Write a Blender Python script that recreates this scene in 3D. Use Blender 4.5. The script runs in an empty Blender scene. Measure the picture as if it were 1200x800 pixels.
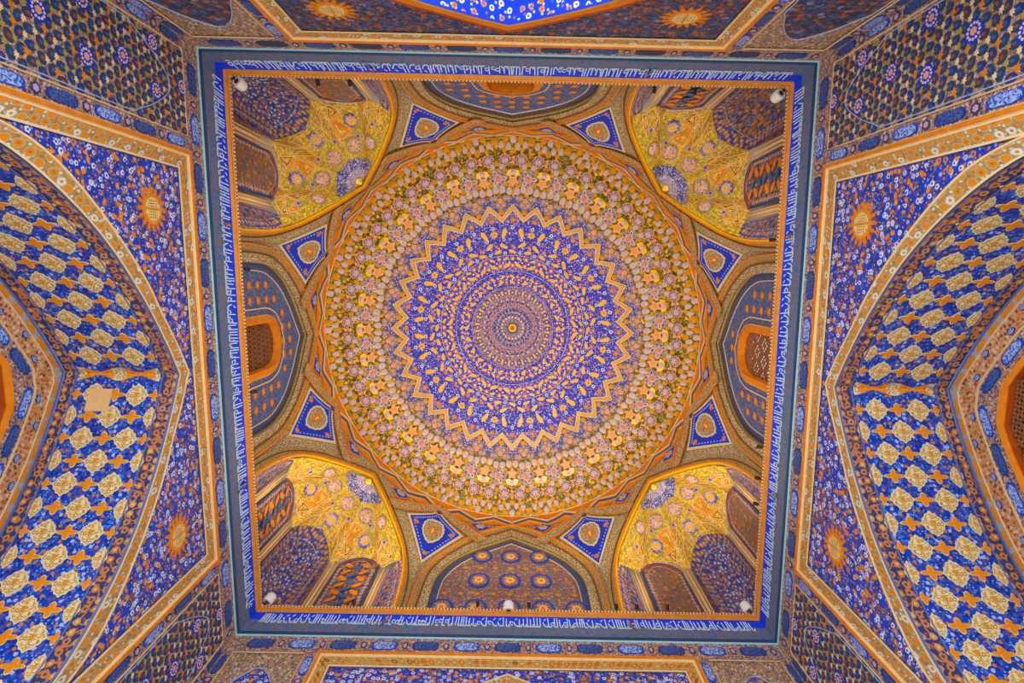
import bpy, math, random
import numpy as np
from math import pi, sin, cos, tan, radians, sqrt, atan2, hypot
from mathutils import Matrix, Vector

S = 5.0          # metres per unit (half the width of the hall)
EYE = 1.5        # height of the camera above the floor, metres
COL = bpy.context.scene.collection
RND = random.Random(7)

# ------------------------------------------------------------------ camera
R0 = [[0.99992782, -0.01157588, -0.00321897],
      [0.0110377, 0.99084851, -0.13452655],
      [0.00474678, 0.13448131, 0.99090476]]
cd = bpy.data.cameras.new('camera')
cd.sensor_width = 36.0
cd.lens = 675.73 / 1200 * 36
cd.clip_start = 0.05
cam = bpy.data.objects.new('camera', cd)
COL.objects.link(cam)
X = Vector(R0[0]); Y = -Vector(R0[1]); Z = -Vector(R0[2])
m = Matrix((X, Y, Z)).transposed().to_4x4()
m.translation = Vector((0.00384 * S, -0.3546 * S, EYE))
cam.matrix_world = m
bpy.context.scene.camera = cam

# ------------------------------------------------------------------ world, light, exposure
scn = bpy.context.scene
scn.view_settings.view_transform = 'Standard'
scn.view_settings.look = 'None'
scn.view_settings.gamma = 1.0
scn.view_settings.use_curve_mapping = False
scn.view_settings.exposure = -0.1
w = bpy.data.worlds.new('sky'); scn.world = w; w.use_nodes = True
w.node_tree.nodes['Background'].inputs[0].default_value = (0.75, 0.87, 1.0, 1)
w.node_tree.nodes['Background'].inputs[1].default_value = 2.5


def area(name, loc, target, size, power, color, sy=None):
    l = bpy.data.lights.new(name, 'AREA'); l.energy = power; l.color = color
    l.size = size
    if sy:
        l.shape = 'RECTANGLE'; l.size_y = sy
    o = bpy.data.objects.new(name, l); COL.objects.link(o)
    o.location = loc
    o.rotation_euler = (Vector(target) - Vector(loc)).to_track_quat('-Z', 'Y').to_euler()
    return o


# added broad fill from floor level and the daylight of the entrance portal (towards the top of the picture)
area('floor_fill', (0, -2.6, 0.35), (0, 2.6, 12), 5.0, 690, (1.0, 0.89, 0.75))
area('portal_daylight', (0, -6.3, 2.2), (0, 5, 8.0), 5.0, 520, (0.80, 0.88, 1.0), 3.6)
area('side_daylight_left', (-6.0, 0.4, 2.2), (5, 1.5, 8.0), 4.0, 130, (0.85, 0.92, 1.0), 3.0)
area('side_daylight_right', (6.0, 0.4, 2.2), (-5, 1.5, 8.0), 4.0, 70, (0.85, 0.92, 1.0), 3.0)
# the row of lamps on the cornice ledge that lights the dome
for i, (a, b, e) in enumerate([(-.80, -.80, 40), (.80, -.80, 40), (-.80, .80, 105), (.80, .80, 105), (0, .84, 150), (0, -.84, 30)]):
    area('cornice_lamp_light', (a * S, b * S, 2.13 * S + EYE), (a * S * -0.35, b * S * -0.35, 3.1 * S + EYE), 1.0, e * 1.0, (1.0, 0.82, 0.50))

# ------------------------------------------------------------------ colour helpers


def lin(h):
    if isinstance(h, str):
        h = h.lstrip('#'); c = [int(h[i:i + 2], 16) / 255 for i in (0, 2, 4)]
    else:
        c = [x / 255 for x in h]
    R_, G_, B_ = c
    if B_ > R_ * 1.5 and B_ > G_ * 1.6 and B_ > .35: c = [R_, min(1, G_ * 1.2 + .04), B_]
    if R_ > .7 and B_ < .25 and G_ < .53: c = [R_, G_ + .05, B_]
    return tuple(x / 12.92 if x <= .04045 else ((x + .055) / 1.055) ** 2.4 for x in c) + (1,)


class NT:
    def __init__(s, name, rough=.55, spec=.35):
        s.m = bpy.data.materials.new(name); s.m.use_nodes = True
        s.t = s.m.node_tree; s.b = s.t.nodes['Principled BSDF']
        s.b.inputs['Roughness'].default_value = rough
        s.b.inputs['Specular IOR Level'].default_value = spec

    def n(s, typ, **k):
        x = s.t.nodes.new(typ)
        for a, v in k.items():
            setattr(x, a, v)
        return x

    def l(s, a, b): s.t.links.new(a, b)

    def math(s, op, a, b=None, c=None):
        x = s.n('ShaderNodeMath', operation=op)
        for i, v in enumerate((a, b, c)):
            if v is None: continue
            if isinstance(v, (int, float)): x.inputs[i].default_value = v
            else: s.l(v, x.inputs[i])
        return x.outputs[0]

    def mix(s, f, a, b):
        x = s.n('ShaderNodeMix', data_type='RGBA')
        for i, v in ((0, f), (6, a), (7, b)):
            if isinstance(v, (int, float)): x.inputs[i].default_value = v
            elif isinstance(v, tuple): x.inputs[i].default_value = v
            else: s.l(v, x.inputs[i])
        return x.outputs[2]

    def uv(s, sc=(1, 1, 1), obj=False):
        tc = s.n('ShaderNodeTexCoord'); mp = s.n('ShaderNodeMapping')
        s.l(tc.outputs['Object' if obj else 'UV'], mp.inputs[0]); mp.inputs['Scale'].default_value = sc
        return mp.outputs[0]

    def ramp(s, fac, stops):
        r = s.n('ShaderNodeValToRGB'); r.color_ramp.interpolation = 'CONSTANT'
        e = r.color_ramp.elements
        while len(e) < len(stops): e.new(1)
        for i, (p, c) in enumerate(stops):
            e[i].position = p; e[i].color = c
        s.l(fac, r.inputs[0]); return r.outputs[0]

    def vor(s, vec, scale, rnd=1.0):
        v = s.n('ShaderNodeTexVoronoi', voronoi_dimensions='2D')
        v.inputs['Scale'].default_value = scale; v.inputs['Randomness'].default_value = rnd
        s.l(vec, v.inputs['Vector'])
        sp = s.n('ShaderNodeSeparateColor'); s.l(v.outputs['Color'], sp.inputs[0])
        return v.outputs['Distance'], sp.outputs[0], sp.outputs[1]

    def noise(s, vec, scale, det=2):
        v = s.n('ShaderNodeTexNoise', noise_dimensions='3D'); v.inputs['Scale'].default_value = scale
        v.inputs['Detail'].default_value = det; s.l(vec, v.inputs['Vector']); return v.outputs[0]


def stops(cols):
    out = []; acc = 0
    for f, c in cols:
        out.append((acc, lin(c))); acc += f
    return out


MATS = {}


def paint(name, c, var=.25, rough=.55, scale=40, metal=0, spec=.35):
    """a plain paint or gilding with slight unevenness"""
    k = NT(name, rough, spec)
    v = k.uv(obj=True); f = k.noise(v, scale / 5, 3)
    c = lin(c)
    lo = tuple(x * (1 - var) for x in c[:3]) + (1,); hi = tuple(min(1, x * (1 + var)) for x in c[:3]) + (1,)
    k.l(k.mix(f, lo, hi), k.b.inputs['Base Color'])
    k.b.inputs['Metallic'].default_value = metal
    MATS[name] = k.m; return k.m


def orn(name, base, cols, scale, rnd=.9, dot=.33, asp=(1, 1), fine=None, line=None, core=None, rim=None, rough=.5, bump=.25):
    """painted arabesque: flowers (voronoi dots of several colours), finer sprigs, scrolling stems"""
    k = NT(name, rough); v = k.uv((asp[0], asp[1], 1))
    col = lin(base)
    wob = k.noise(v, scale * .35, 2)
    if fine:
        fs, fd, fc = fine
        d, a, b = k.vor(v, scale * fs, 1)
        col = k.mix(k.math('LESS_THAN', d, fd), col, k.ramp(a, stops(fc)))
    if line:
        ls, lw, lc = line
        nn = k.noise(v, scale * ls, 1)
        q = k.math('FRACT', k.math('MULTIPLY', nn, 6.0))
        col = k.mix(k.math('LESS_THAN', k.math('ABSOLUTE', k.math('SUBTRACT', q, .5)), lw), col, lin(lc))
    d, a, b = k.vor(v, scale, rnd)
    dd = k.math('ADD', d, k.math('MULTIPLY', k.math('SUBTRACT', k.noise(v, scale * 3.2, 1), .5), .28))
    if rim:
        col = k.mix(k.math('LESS_THAN', dd, dot + .09), col, lin(rim))
    mask = k.math('LESS_THAN', dd, dot)
    col = k.mix(mask, col, k.ramp(a, stops(cols)))
    if core:
        col = k.mix(k.math('LESS_THAN', d, dot * .42), col, k.ramp(b, stops(core)))
    k.l(col, k.b.inputs['Base Color'])
    if bump:
        bp = k.n('ShaderNodeBump'); bp.inputs['Strength'].default_value = bump; bp.inputs['Distance'].default_value = .01
        k.l(mask, bp.inputs['Height']); k.l(bp.outputs[0], k.b.inputs['Normal'])
    MATS[name] = k.m; return k.m


BLUE = '#0a2cc8'; NAVY = '#14207a'; ORG = '#e07a10'; GOLD = '#d8a020'; CREAM = '#ecd6a4'; SKY = '#8fb0f4'; PALE = '#d4d8f0'
PUR = '#6a5090'; BRN = '#5a3016'; YEL = '#f4b80c'
paint('orange_paint', '#e8780a', .3)
paint('amber_mould', '#dc8434', .3)
paint('edge_grey', '#6474b0', .2)
paint('gilding', '#e09a1c', .35, .32, spec=.6)
paint('yellow_gilding', '#ffbe00', .3, .25, spec=.8)
paint('cream_plaster', '#ecc890', .2)
paint('rib_plaster', '#d9b27c', .25)
paint('cream_line', '#f0d8a0', .12)
paint('deep_blue', '#0828dc', .3)
paint('blue_paint', '#0c34c4', .35)
paint('slate_blue', '#3a4a9c', .3)
paint('navy_paint', '#1c2a84', .35)
paint('plum_paint', '#3c2c60', .4)
paint('pale_blue', '#a4c0f0', .2)
paint('cyan_line', '#9adcea', .1)
paint('white_flower', '#e2e4f6', .12)
paint('script_white', '#c4dcff', .1)
paint('purple_paint', '#6c4880', .3)
paint('shell_white', '#e6dcd4', .2)
paint('lilac', '#c8a8d0', .25)
paint('pink_plaster', '#f4a878', .2)
paint('brown_timber', '#5a2c10', .5)
paint('lattice_wood', '#8c5c34', .4)
paint('dark_hole', '#0c0806', .2)  # black for the unlit space behind the lattices
paint('leaf_gold', '#ffb40c', .25, .35, spec=.6)
paint('olive_paint', '#b09c3c', .3)
paint('dusk_blue', '#27306e', .3)
paint('rust_paint', '#b04c12', .3)
paint('white_casing', '#e8e8e4', .05, .35)
paint('black_metal', '#101010', .1, .4)
paint('glass_dark', '#05070a', .1, .08, spec=.8)
paint('floor_stone', '#9a8468', .2)
paint('repair_plaster', '#e8bc80', .12, .7)

orn('spandrel_blue', BLUE, [(.24, '#e07c1c'), (.22, '#cdd8fa'), (.28, '#0826b0'), (.16, '#6a4aa0'), (.1, '#a8641e')], 40, .95, .30,
    fine=(2.3, .36, [(.42, '#1238cc'), (.2, '#86a4ec'), (.2, '#b8722c'), (.18, '#182878')]), line=(.35, .07, '#8a5a3c'), core=[(.5, '#1434c4'), (.5, '#f4b040')])
orn('spandrel_shaded', '#30306c', [(.4, '#b06820'), (.2, '#5a5c8c'), (.3, '#26285c'), (.1, '#7a8cc4')], 34, .95, .30,
    fine=(2.2, .36, [(.5, '#2a2c66'), (.3, '#7a5030'), (.2, '#6070a8')]), line=(.35, .07, '#80502c'))  # darker copy of the spandrel paint, front wall's shade in its colours
orn('soffit_blue', '#0c30c0', [(.30, '#5a3fa0'), (.30, '#0a1e8c'), (.12, '#a8bcf4'), (.18, '#c8722c'), (.10, '#3a60e0')], 72, .9, .34,
    fine=(2.2, .36, [(.4, '#0c2cc4'), (.25, '#7090e8'), (.2, '#7a4c80'), (.15, '#101c6c')]))
orn('border_dark', '#302a6c', [(.7, '#c87434'), (.3, '#cc9a50')], 40, .25, .36, core=[(.6, '#40307c'), (.4, '#e4b870')], line=(.4, .10, '#c8764a'),
    fine=(2.4, .3, [(.5, '#2434a4'), (.5, '#a05c3c')]))
orn('gold_vine', '#b48c4c', [(.66, '#e4800c'), (.2, '#dfe4d4'), (.18, '#d89018')], 34, .35, .33, rim='#b4b08c', core=[(.6, '#e88a10'), (.4, '#c86410')],
    fine=(2.6, .34, [(.4, '#dcd8bc'), (.3, '#9a7a44'), (.3, '#d08a2c')]))
orn('frame_vine', '#d6a854', [(.5, '#e06a18'), (.3, '#c8b46c'), (.2, '#9c5c2c')], 40, .15, .33, rim='#8a7440', core=[(.5, '#f0c060'), (.5, '#d44c14')])
orn('lace_gold', '#ac9660', [(.5, '#f0e0b0'), (.3, '#ecd08c'), (.2, '#d09a50')], 150, .8, .36, line=(.3, .12, '#f0dca8'))
orn('face_orange', '#e8800c', [(.6, '#f09a20'), (.4, '#cc6408')], 60, .9, .3)
orn('strip_brown', '#a08068', [(.3, '#d8c0b0'), (.3, '#6c5070'), (.2, '#c87c30'), (.2, '#4c4470')], 95, .9, .33, fine=(2, .3, [(.5, '#e0ccb8'), (.5, '#806488')]))
orn('panel_ground', '#a88c6c', [(.3, '#d8ccb0'), (.3, '#705878'), (.2, '#c87c30'), (.2, '#8c7c50')], 90, .9, .34, fine=(2.1, .32, [(.5, '#d8c8a8'), (.5, '#645080')]))
orn('cartouche_light', '#2650c8', [(.6, '#a4baf0'), (.4, '#7c98e4')], 110, 1, .36, line=(.4, .16, '#b8c8f4'))
orn('cartouche_dark', '#2434a0', [(.5, '#4c4890'), (.3, '#5c4c80'), (.2, '#1c40cc')], 80, 1, .3, line=(.4, .08, '#5868b0'))
orn('olive_beads', '#7c6c30', [(.5, '#ecd490'), (.3, '#d8a84c'), (.2, '#c8c0a0')], 130, .25, .34)
orn('rope_brown', '#54281c', [(.6, '#d87c38'), (.4, '#a8702c')], 130, .1, .3)
orn('ribbon_beads', '#8c7c50', [(.5, '#ece0b4'), (.3, '#e0a850'), (.2, '#a8b4b8')], 120, .8, .36)
orn('cove_grey', '#54568c', [(.35, '#8c6048'), (.3, '#2c48ac'), (.35, '#766c8c')], 85, 1, .34, fine=(2.2, .3, [(.5, '#3c54b0'), (.5, '#8c5c44')]))
orn('band_blue', '#0826d8', [(.5, '#0a2ce0'), (.5, '#0620c0')], 40, 1, .3)
orn('tymp_blue', '#38479c', [(.2, '#9c7850'), (.3, '#2c3ca0'), (.3, '#6874b8'), (.2, '#544c84')], 75, .9, .34, fine=(2.1, .34, [(.5, '#4050a8'), (.3, '#8c88a8'), (.2, '#7c5c58')]))
orn('tymp_mosaic', '#8c6c5c', [(.3, '#b4564c'), (.25, '#5c5890'), (.25, '#c8a064'), (.2, '#3c4aa0')], 70, .35, .34, fine=(2.0, .34, [(.4, '#c09c78'), (.3, '#5c5480'), (.3, '#7c4438')]))
orn('tymp_border', '#3a4390', [(.5, '#4a58a8'), (.5, '#6c6488')], 90, .8, .3)
orn('niche_panel', '#30367c', [(.45, '#c8701c'), (.2, '#6c74ac'), (.2, '#202a78'), (.15, '#a85c28')], 48, .9, .34, asp=(1, .6), fine=(2.3, .36, [(.4, '#2c3480'), (.35, '#94684c'), (.25, '#5c6cb4')]), line=(.35, .1, '#9c6438'))
orn('niche_brown', '#8c6040', [(.45, '#a86430'), (.25, '#3c4484'), (.15, '#566098'), (.15, '#cc7c2c')], 55, .95, .33, fine=(2.4, .36, [(.4, '#7c5840'), (.35, '#484c80'), (.25, '#a86c40')]))
orn('niche_deep', '#14309c', [(.35, '#d07c24'), (.3, '#b8c4ec'), (.2, '#1c289c'), (.15, '#c8a060')], 52, .95, .3, fine=(2.2, .36, [(.45, '#16309c'), (.3, '#6c80c8'), (.25, '#a4642c')]), line=(.4, .08, '#9c6848'))
orn('niche_border', '#2434a8', [(.8, '#d07c28'), (.2, '#c8a050')], 40, .25, .34, line=(.4, .12, '#8c6c5c'), core=[(.5, '#e8a040'), (.5, '#a04c10')])
orn('vault_gold', '#c09c28', [(.4, '#e8c838'), (.25, '#98883c'), (.2, '#f0a010'), (.15, '#a4a090')], 75, .9, .34, fine=(2.2, .34, [(.4, '#d8b83c'), (.3, '#847838'), (.3, '#e8d890')]), bump=.5)
orn('muqarnas_ground', '#6a5a14', [(.45, '#f4b808'), (.25, '#8c8830'), (.30, '#e88c0c')], 42, .9, .34, fine=(2, .3, [(.6, '#c8a41c'), (.4, '#5c5420')]), bump=.5)  # dark olive base paints in the shadow between the cells
orn('dome_blue', '#0c1ec8', [(.24, '#d4c8f0'), (.24, '#e49018'), (.37, '#0818b0'), (.15, '#8468c4')], 95, .8, .28,
    fine=(2.1, .32, [(.50, '#1226c8'), (.20, '#9484d0'), (.15, '#c88850'), (.15, '#0c1488')]))
orn('dome_fine', '#3c30a0', [(.35, '#e8a850'), (.3, '#d8c0dc'), (.35, '#54409c')], 120, .3, .33, fine=(2, .3, [(.5, '#4c3ca4'), (.5, '#c89478')]))
orn('rosette_band', '#3038b0', [(.4, '#d89488'), (.3, '#b090c0'), (.3, '#5048a8')], 80, .5, .38)
orn('rosette_face', '#c8a0a4', [(.35, '#54408c'), (.3, '#f0b47c'), (.35, '#ecd8c8')], 130, .8, .28)
orn('sunburst_blue', '#5848a0', [(.5, '#c8acd8'), (.3, '#302cae'), (.2, '#ecd8c0')], 120, .7, .32)
orn('sunburst_pale', '#a898c0', [(.5, '#d8c8d8'), (.3, '#6c58ac'), (.2, '#ecd890')], 120, .7, .32)
orn('floral_pink', '#c8a074', [(.3, '#c05428'), (.25, '#8c4840'), (.25, '#e8c098'), (.2, '#d88828')], 74, .9, .36, fine=(2.1, .34, [(.4, '#d8b48c'), (.3, '#a0644c'), (.3, '#c8882c')]))
orn('band_dash', '#b8b0a8', [(.6, '#d88434'), (.4, '#a8a8b8')], 50, .3, .3)
orn('reveal_flowers', '#0a2cd8', [(.4, '#e8e4f4'), (.35, '#e48c1c'), (.25, '#0c30e0')], 34, .7, .28, core=[(.5, '#2c54e0'), (.5, '#c85c10')], fine=(2.0, .25, [(.4, '#c8d4f8'), (.6, '#0a28d4')]))

# ------------------------------------------------------------------ frames and curves (units; z measured from the eye)
CQ = [(-1.007, -1.028), (0.992, -1.011), (1.010, 1.029), (-0.989, 1.010)]


def W(p):
    """ideal square hall -> the slightly uneven real one, in metres"""
    x, y, z = p
    a = (x + 1) / 2; b = (y + 1) / 2
    X = (CQ[0][0] * (1 - a) + CQ[1][0] * a) * (1 - b) + (CQ[3][0] * (1 - a) + CQ[2][0] * a) * b
    Y = (CQ[0][1] * (1 - a) + CQ[1][1] * a) * (1 - b) + (CQ[3][1] * (1 - a) + CQ[2][1] * a) * b
    k = min(1, max(0, (z - 1.95) / 1.1)) * .02
    return ((X + k) * S, (Y + k) * S, z * S + EYE)


NRM = {'left': (-1, 0), 'top': (0, -1), 'right': (1, 0), 'bottom': (0, 1)}
TAN = {'left': (0, 1), 'top': (1, 0), 'right': (0, 1), 'bottom': (1, 0)}


def wallf(side):
    n = NRM[side]; t = TAN[side]

    def F(s, z, h=0):   # h > 0 goes outward, behind the wall face
        return (n[0] * (1 + h) + t[0] * s, n[1] * (1 + h) + t[1] * s, z)
    return F


def octf(k):
    a = k * pi / 4; n = (cos(a), sin(a)); t = (-sin(a), cos(a))

    def F(s, z, h=0):
        s = max(-.4142, min(.4142, s)) if h < .02 else s
        ph = s / .4142 * pi / 8
        w = min(1, max(0, (z - 2.5) / .55)) ** 1.3
        ox, os = 1.0, s
        cx, cs = cos(ph), sin(ph)
        x = ox * (1 - w) + cx * w + h; q = os * (1 - w) + cs * w
        return (n[0] * x + t[0] * q, n[1] * x + t[1] * q, z)
    return F


def domez(r):
    """ceiling of the dome: nearly flat shell, stepping up through the muqarnas belt"""
    if r > .66:
        return 3.05 + .16 * ((1 - r) / .34)
    return 3.21 + .14 * (1 - (r / .66) ** 2)


def DF(r, th, h=0):   # h>0 below the shell (towards the room)
    return (r * cos(th), r * sin(th), domez(r) - h)


def resample(pts, n, smooth=True):
    P = np.array(pts, float)
    if smooth:
        out = []
        Q = np.vstack([2 * P[0] - P[1], P, 2 * P[-1] - P[-2]])
        for i in range(1, len(Q) - 2):
            for t in np.linspace(0, 1, 12, endpoint=False):
                a, b, c, d = Q[i - 1], Q[i], Q[i + 1], Q[i + 2]
                out.append(.5 * ((2 * b) + (c - a) * t + (2 * a - 5 * b + 4 * c - d) * t * t + (3 * b - a - 3 * c + d) * t ** 3))
        out.append(P[-1]); P = np.array(out)
    L = np.concatenate([[0], np.cumsum(np.linalg.norm(np.diff(P, axis=0), axis=1))])
    t = np.linspace(0, L[-1], n)
    return np.stack([np.interp(t, L, P[:, k]) for k in range(P.shape[1])], 1)


def mirror(c):        # half curve from apex -> whole curve left to right
    c = np.array(c); l = c[::-1].copy(); l[:, 0] *= -1
    return np.vstack([l[:-1], c])


ARCH = [(0, 1.721), (.05, 1.695), (.10, 1.667), (.2, 1.603), (.27, 1.55), (.36, 1.472), (.45, 1.368), (.53, 1.24), (.575, 1.12), (.60, .95), (.61, .75), (.61, -.3)]
ARCHO = [(0, 1.776), (.05, 1.750), (.10, 1.72), (.2, 1.655), (.28, 1.605), (.38, 1.52), (.485, 1.41), (.563, 1.30), (.603, 1.18), (.632, .97), (.642, .75), (.642, -.3)]
AX_IN = [(0, 2.815), (.09, 2.745), (.17, 2.68), (.26, 2.58), (.315, 2.47), (.335, 2.35), (.335, 2.069)]
AX_OUT = [(0, 2.94), (.1, 2.87), (.19, 2.79), (.29, 2.66), (.365, 2.53), (.40, 2.38), (.41, 2.069)]
SQ_IN = [(0, 2.81), (.1, 2.72), (.2, 2.61), (.29, 2.49), (.335, 2.36), (.355, 2.2), (.36, 2.069)]
SQ_OUT = [(0, 2.90), (.1, 2.81), (.2, 2.70), (.3, 2.57), (.375, 2.41), (.405, 2.25), (.41, 2.069)]

# ------------------------------------------------------------------ mesh building
WL = {}


class MB:
    def __init__(s):
        s.v = []; s.f = []; s.m = []; s.uv = []; s.mats = []

    def mi(s, name):
        if name not in s.mats: s.mats.append(name)
        return s.mats.index(name)

    def face(s, pts, mat, uvs=None):
        i = len(s.v); s.v.extend(pts); s.f.append(tuple(range(i, i + len(pts))))
        s.m.append(s.mi(mat)); s.uv.append(uvs or [(0, 0)] * len(pts))

    def grid(s, P, mat, UV):
        """P[i][j] points (already in metres), UV[i][j]; mat name or function(i,j)"""
        n = len(P); mm = len(P[0]); b = len(s.v)
        for r in P: s.v.extend(r)
        for i in range(n - 1):
            for j in range(mm - 1):
                s.f.append((b + i * mm + j, b + (i + 1) * mm + j, b + (i + 1) * mm + j + 1, b + i * mm + j + 1))
                s.m.append(s.mi(mat(i, j) if callable(mat) else mat))
                s.uv.append([UV[i][j], UV[i + 1][j], UV[i + 1][j + 1], UV[i][j + 1]])

    def prism(s, F, pts, h0, h1, top, side=None, usc=1, c=None):
        """outline pts in a frame F(a,b,h): walls from h0 to h1 and a fan-filled top at h1"""
        side = side or top
        n = len(pts)
        c = c or (sum(p[0] for p in pts) / n, sum(p[1] for p in pts) / n)
        C = F(c[0], c[1], h1)
        for i in range(n):
            a = pts[i]; b = pts[(i + 1) % n]
            s.face([F(a[0], a[1], h1), F(b[0], b[1], h1), C], top, [(a[0] * usc, a[1] * usc), (b[0] * usc, b[1] * usc), (c[0] * usc, c[1] * usc)])
            s.face([F(a[0], a[1], h0), F(b[0], b[1], h0), F(b[0], b[1], h1), F(a[0], a[1], h1)], side)

    def tube(s, pts, r, mat, k=5):
        """round moulding along world points (metres)"""
        pts = [Vector(p) for p in pts]; rings = []
        up = None
        for i, p in enumerate(pts):
            d = (pts[min(i + 1, len(pts) - 1)] - pts[max(i - 1, 0)]).normalized()
            if up is None:
                up = d.orthogonal().normalized()
            x = (up - d * up.dot(d)).normalized(); up = x; y = d.cross(x)
            rr = r[i] if isinstance(r, (list, tuple)) else r
            rings.append([tuple(p + (x * cos(a) + y * sin(a)) * rr) for a in [2 * pi * j / k for j in range(k + 1)]])
        L = 0; UV = []
        for i in range(len(pts)):
            if i: L += (pts[i] - pts[i - 1]).length / S
            UV.append([(L, j * .004) for j in range(k + 1)])
        s.grid(rings, mat, UV)

    def mesh(s, name, off=(0, 0, 0)):
        me = bpy.data.meshes.new(name)
        v = [(a[0] - off[0], a[1] - off[1], a[2] - off[2]) for a in s.v]
        me.from_pydata(v, [], s.f)
        for q in s.mats: me.materials.append(MATS[q])
        me.polygons.foreach_set('material_index', s.m)
        ul = me.uv_layers.new(name='UVMap')
        flat = [c for f in s.uv for p in f for c in p]
        ul.data.foreach_set('uv', flat)
        me.update(); return me

    def build(s, name, parent=None, smooth=False, **props):
        off = WL[parent] if parent else (0, 0, 0)
        me = s.mesh(name, off)
        if smooth:
            me.polygons.foreach_set('use_smooth', [True] * len(me.polygons))
        o = bpy.data.objects.new(name, me); COL.objects.link(o)
        if parent: o.parent = parent
        WL[o] = off
        for k, v in props.items(): o[k] = v
        return o


def thing(name, loc, label=None, cat=None, group=None, kind=None):
    o = bpy.data.objects.new(name, None); COL.objects.link(o)
    o.empty_display_size = .2
    loc = W(loc); o.location = loc; WL[o] = loc
    if label: o['label'] = label
    if cat: o['category'] = cat
    if group: o['group'] = group
    if kind: o['kind'] = kind
    return o


def place(name, me, M, parent, **props):
    o = bpy.data.objects.new(name, me); COL.objects.link(o)
    o.parent = parent; w_ = WL[parent]
    o.matrix_local = Matrix.Translation((-w_[0], -w_[1], -w_[2])) @ M
    for k, v in props.items(): o[k] = v
    return o


def basis(F, a, b, h=0, e=.004, rot=0, sc=(1, 1, 1)):
    """orthonormal-ish local matrix on a surface frame: x along a, y along b, z towards smaller h sign given by F"""
    o = Vector(W(F(a, b, h))); x = Vector(W(F(a + e, b, h))) - Vector(W(F(a - e, b, h))); y = Vector(W(F(a, b + e, h))) - Vector(W(F(a, b - e, h)))
    x.normalize(); y = (y - x * y.dot(x)).normalized(); z = x.cross(y)
    nh = Vector(W(F(a, b, h - .01))) - o
    if z.dot(nh) < 0: z = -z
    M = Matrix((x, y, z)).transposed().to_4x4(); M.translation = o
    return M @ Matrix.Rotation(rot, 4, 'Z') @ Matrix.Diagonal((sc[0], sc[1], sc[2], 1))


def flat(a, b, h):     # local mesh frame in units -> metres
    return (a * S, b * S, h * S)


def lobed(r, n, amp, k=6, ph=0, ax=1, ay=1):
    N = n * k
    return [((r * (1 + amp * abs(cos(n * t / 2 + ph)) - amp * .5)) * cos(t) * ax, (r * (1 + amp * abs(cos(n * t / 2 + ph)) - amp * .5)) * sin(t) * ay) for t in [2 * pi * i / N for i in range(N)]]


def star(n, r1, r2, ph=0, ax=1, ay=1):
    return [((r1 if i % 2 == 0 else r2) * cos(ph + pi * i / n) * ax, (r1 if i % 2 == 0 else r2) * sin(ph + pi * i / n) * ay) for i in range(2 * n)]


def tile(top, pts, h, rim=None, face=None, shrink=.82, usc=1):
    """small raised motif mesh: rim and face"""
    b = MB(); FL = lambda a, c, q: flat(a, c, q)
    if rim:
        b.prism(FL, pts, 0, h, rim)
        b.prism(FL, [(p[0] * shrink, p[1] * shrink) for p in pts], h * .5, h * 1.35, top, usc=usc)
    else:
        b.prism(FL, pts, 0, h, top, usc=usc)
    return b


def strip(b, F, ci, co, h0, h1, mats, wid, usc=1, edge=None, lip=.004):
    """band between curves ci (inner) and co (outer) split into mats with fractions wid; h interpolated h0->h1; closed with thin edges"""
    n = len(ci)
    L = np.concatenate([[0], np.cumsum(np.linalg.norm(np.diff(np.array(ci), axis=0), axis=1))])
    cum = [0]
    for q in wid: cum.append(cum[-1] + q)
    tot = cum[-1]
    for k, mt in enumerate(mats):
        f0, f1 = cum[k] / tot, cum[k + 1] / tot
        raised = 0
        if isinstance(mt, tuple): mt, raised = mt
        P = []; UV = []
        row = [(f0, 0), (f0, raised), (f1, raised), (f1, 0)] if raised else [(f0, 0), (f1, 0)]
        wd = hypot(co[n // 2][0] - ci[n // 2][0], co[n // 2][1] - ci[n // 2][1]); 
        wd = float(np.mean(np.linalg.norm(np.array(co) - np.array(ci), axis=1)))
        for i in range(n):
            r = []; u = []
            for f, up in row:
                a = ci[i][0] * (1 - f) + co[i][0] * f; z = ci[i][1] * (1 - f) + co[i][1] * f
                r.append(W(F(a, z, h0 * (1 - f) + h1 * f - up))); u.append((L[i] * usc, f * wd * usc + k * .37))
            P.append(r); UV.append(u)
        b.grid(P, mt, UV)


ic = {}

# ================================================================== SETTING: walls with their arched recesses
SIDES = ['left', 'top', 'right', 'bottom']
DEPTH = .345
ZT = 1.954
N = 60
ci_h = resample(ARCH, N); co_h = resample(ARCHO, N)
CI = mirror(ci_h); CO = mirror(co_h)
names = {'left': 'wall_left', 'right': 'wall_right', 'top': 'wall_front', 'bottom': 'wall_back'}

# shared motif meshes ------------------------------------------------
h_ = .0016
cart_pts = []
for i in range(40):
    t = 2 * pi * i / 40
    x = .034 * cos(t) * (1 if abs(cos(t)) > .2 else 1); y = .0105 * sin(t)
    x = math.copysign(abs(cos(t)) ** .5, cos(t)) * .047; y = math.copysign(abs(sin(t)) ** .6, sin(t)) * .0125
    bump = 1 + .09 * sin(t * 10)
    cart_pts.append((x * (1 + .04 * sin(t * 10)), y * bump))
ME = {}
ME['cart_light'] = tile('cartouche_light', cart_pts, h_, 'blue_paint', None, .84).mesh('cartouche')
ME['cart_dark'] = tile('cartouche_dark', cart_pts, h_, 'navy_paint', None, .86).mesh('cartouche')
ME['cart_shaded'] = tile('dusk_blue', cart_pts, h_, 'plum_paint', None, .8).mesh('cartouche')  # front wall cartouche, dimness painted into its colours
# star flower between the cartouches
ME['knot'] = tile('lilac', lobed(.008, 6, .3), h_, 'plum_paint', None, .6).mesh('flower_knot')
# soffit medallion and cross


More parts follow.
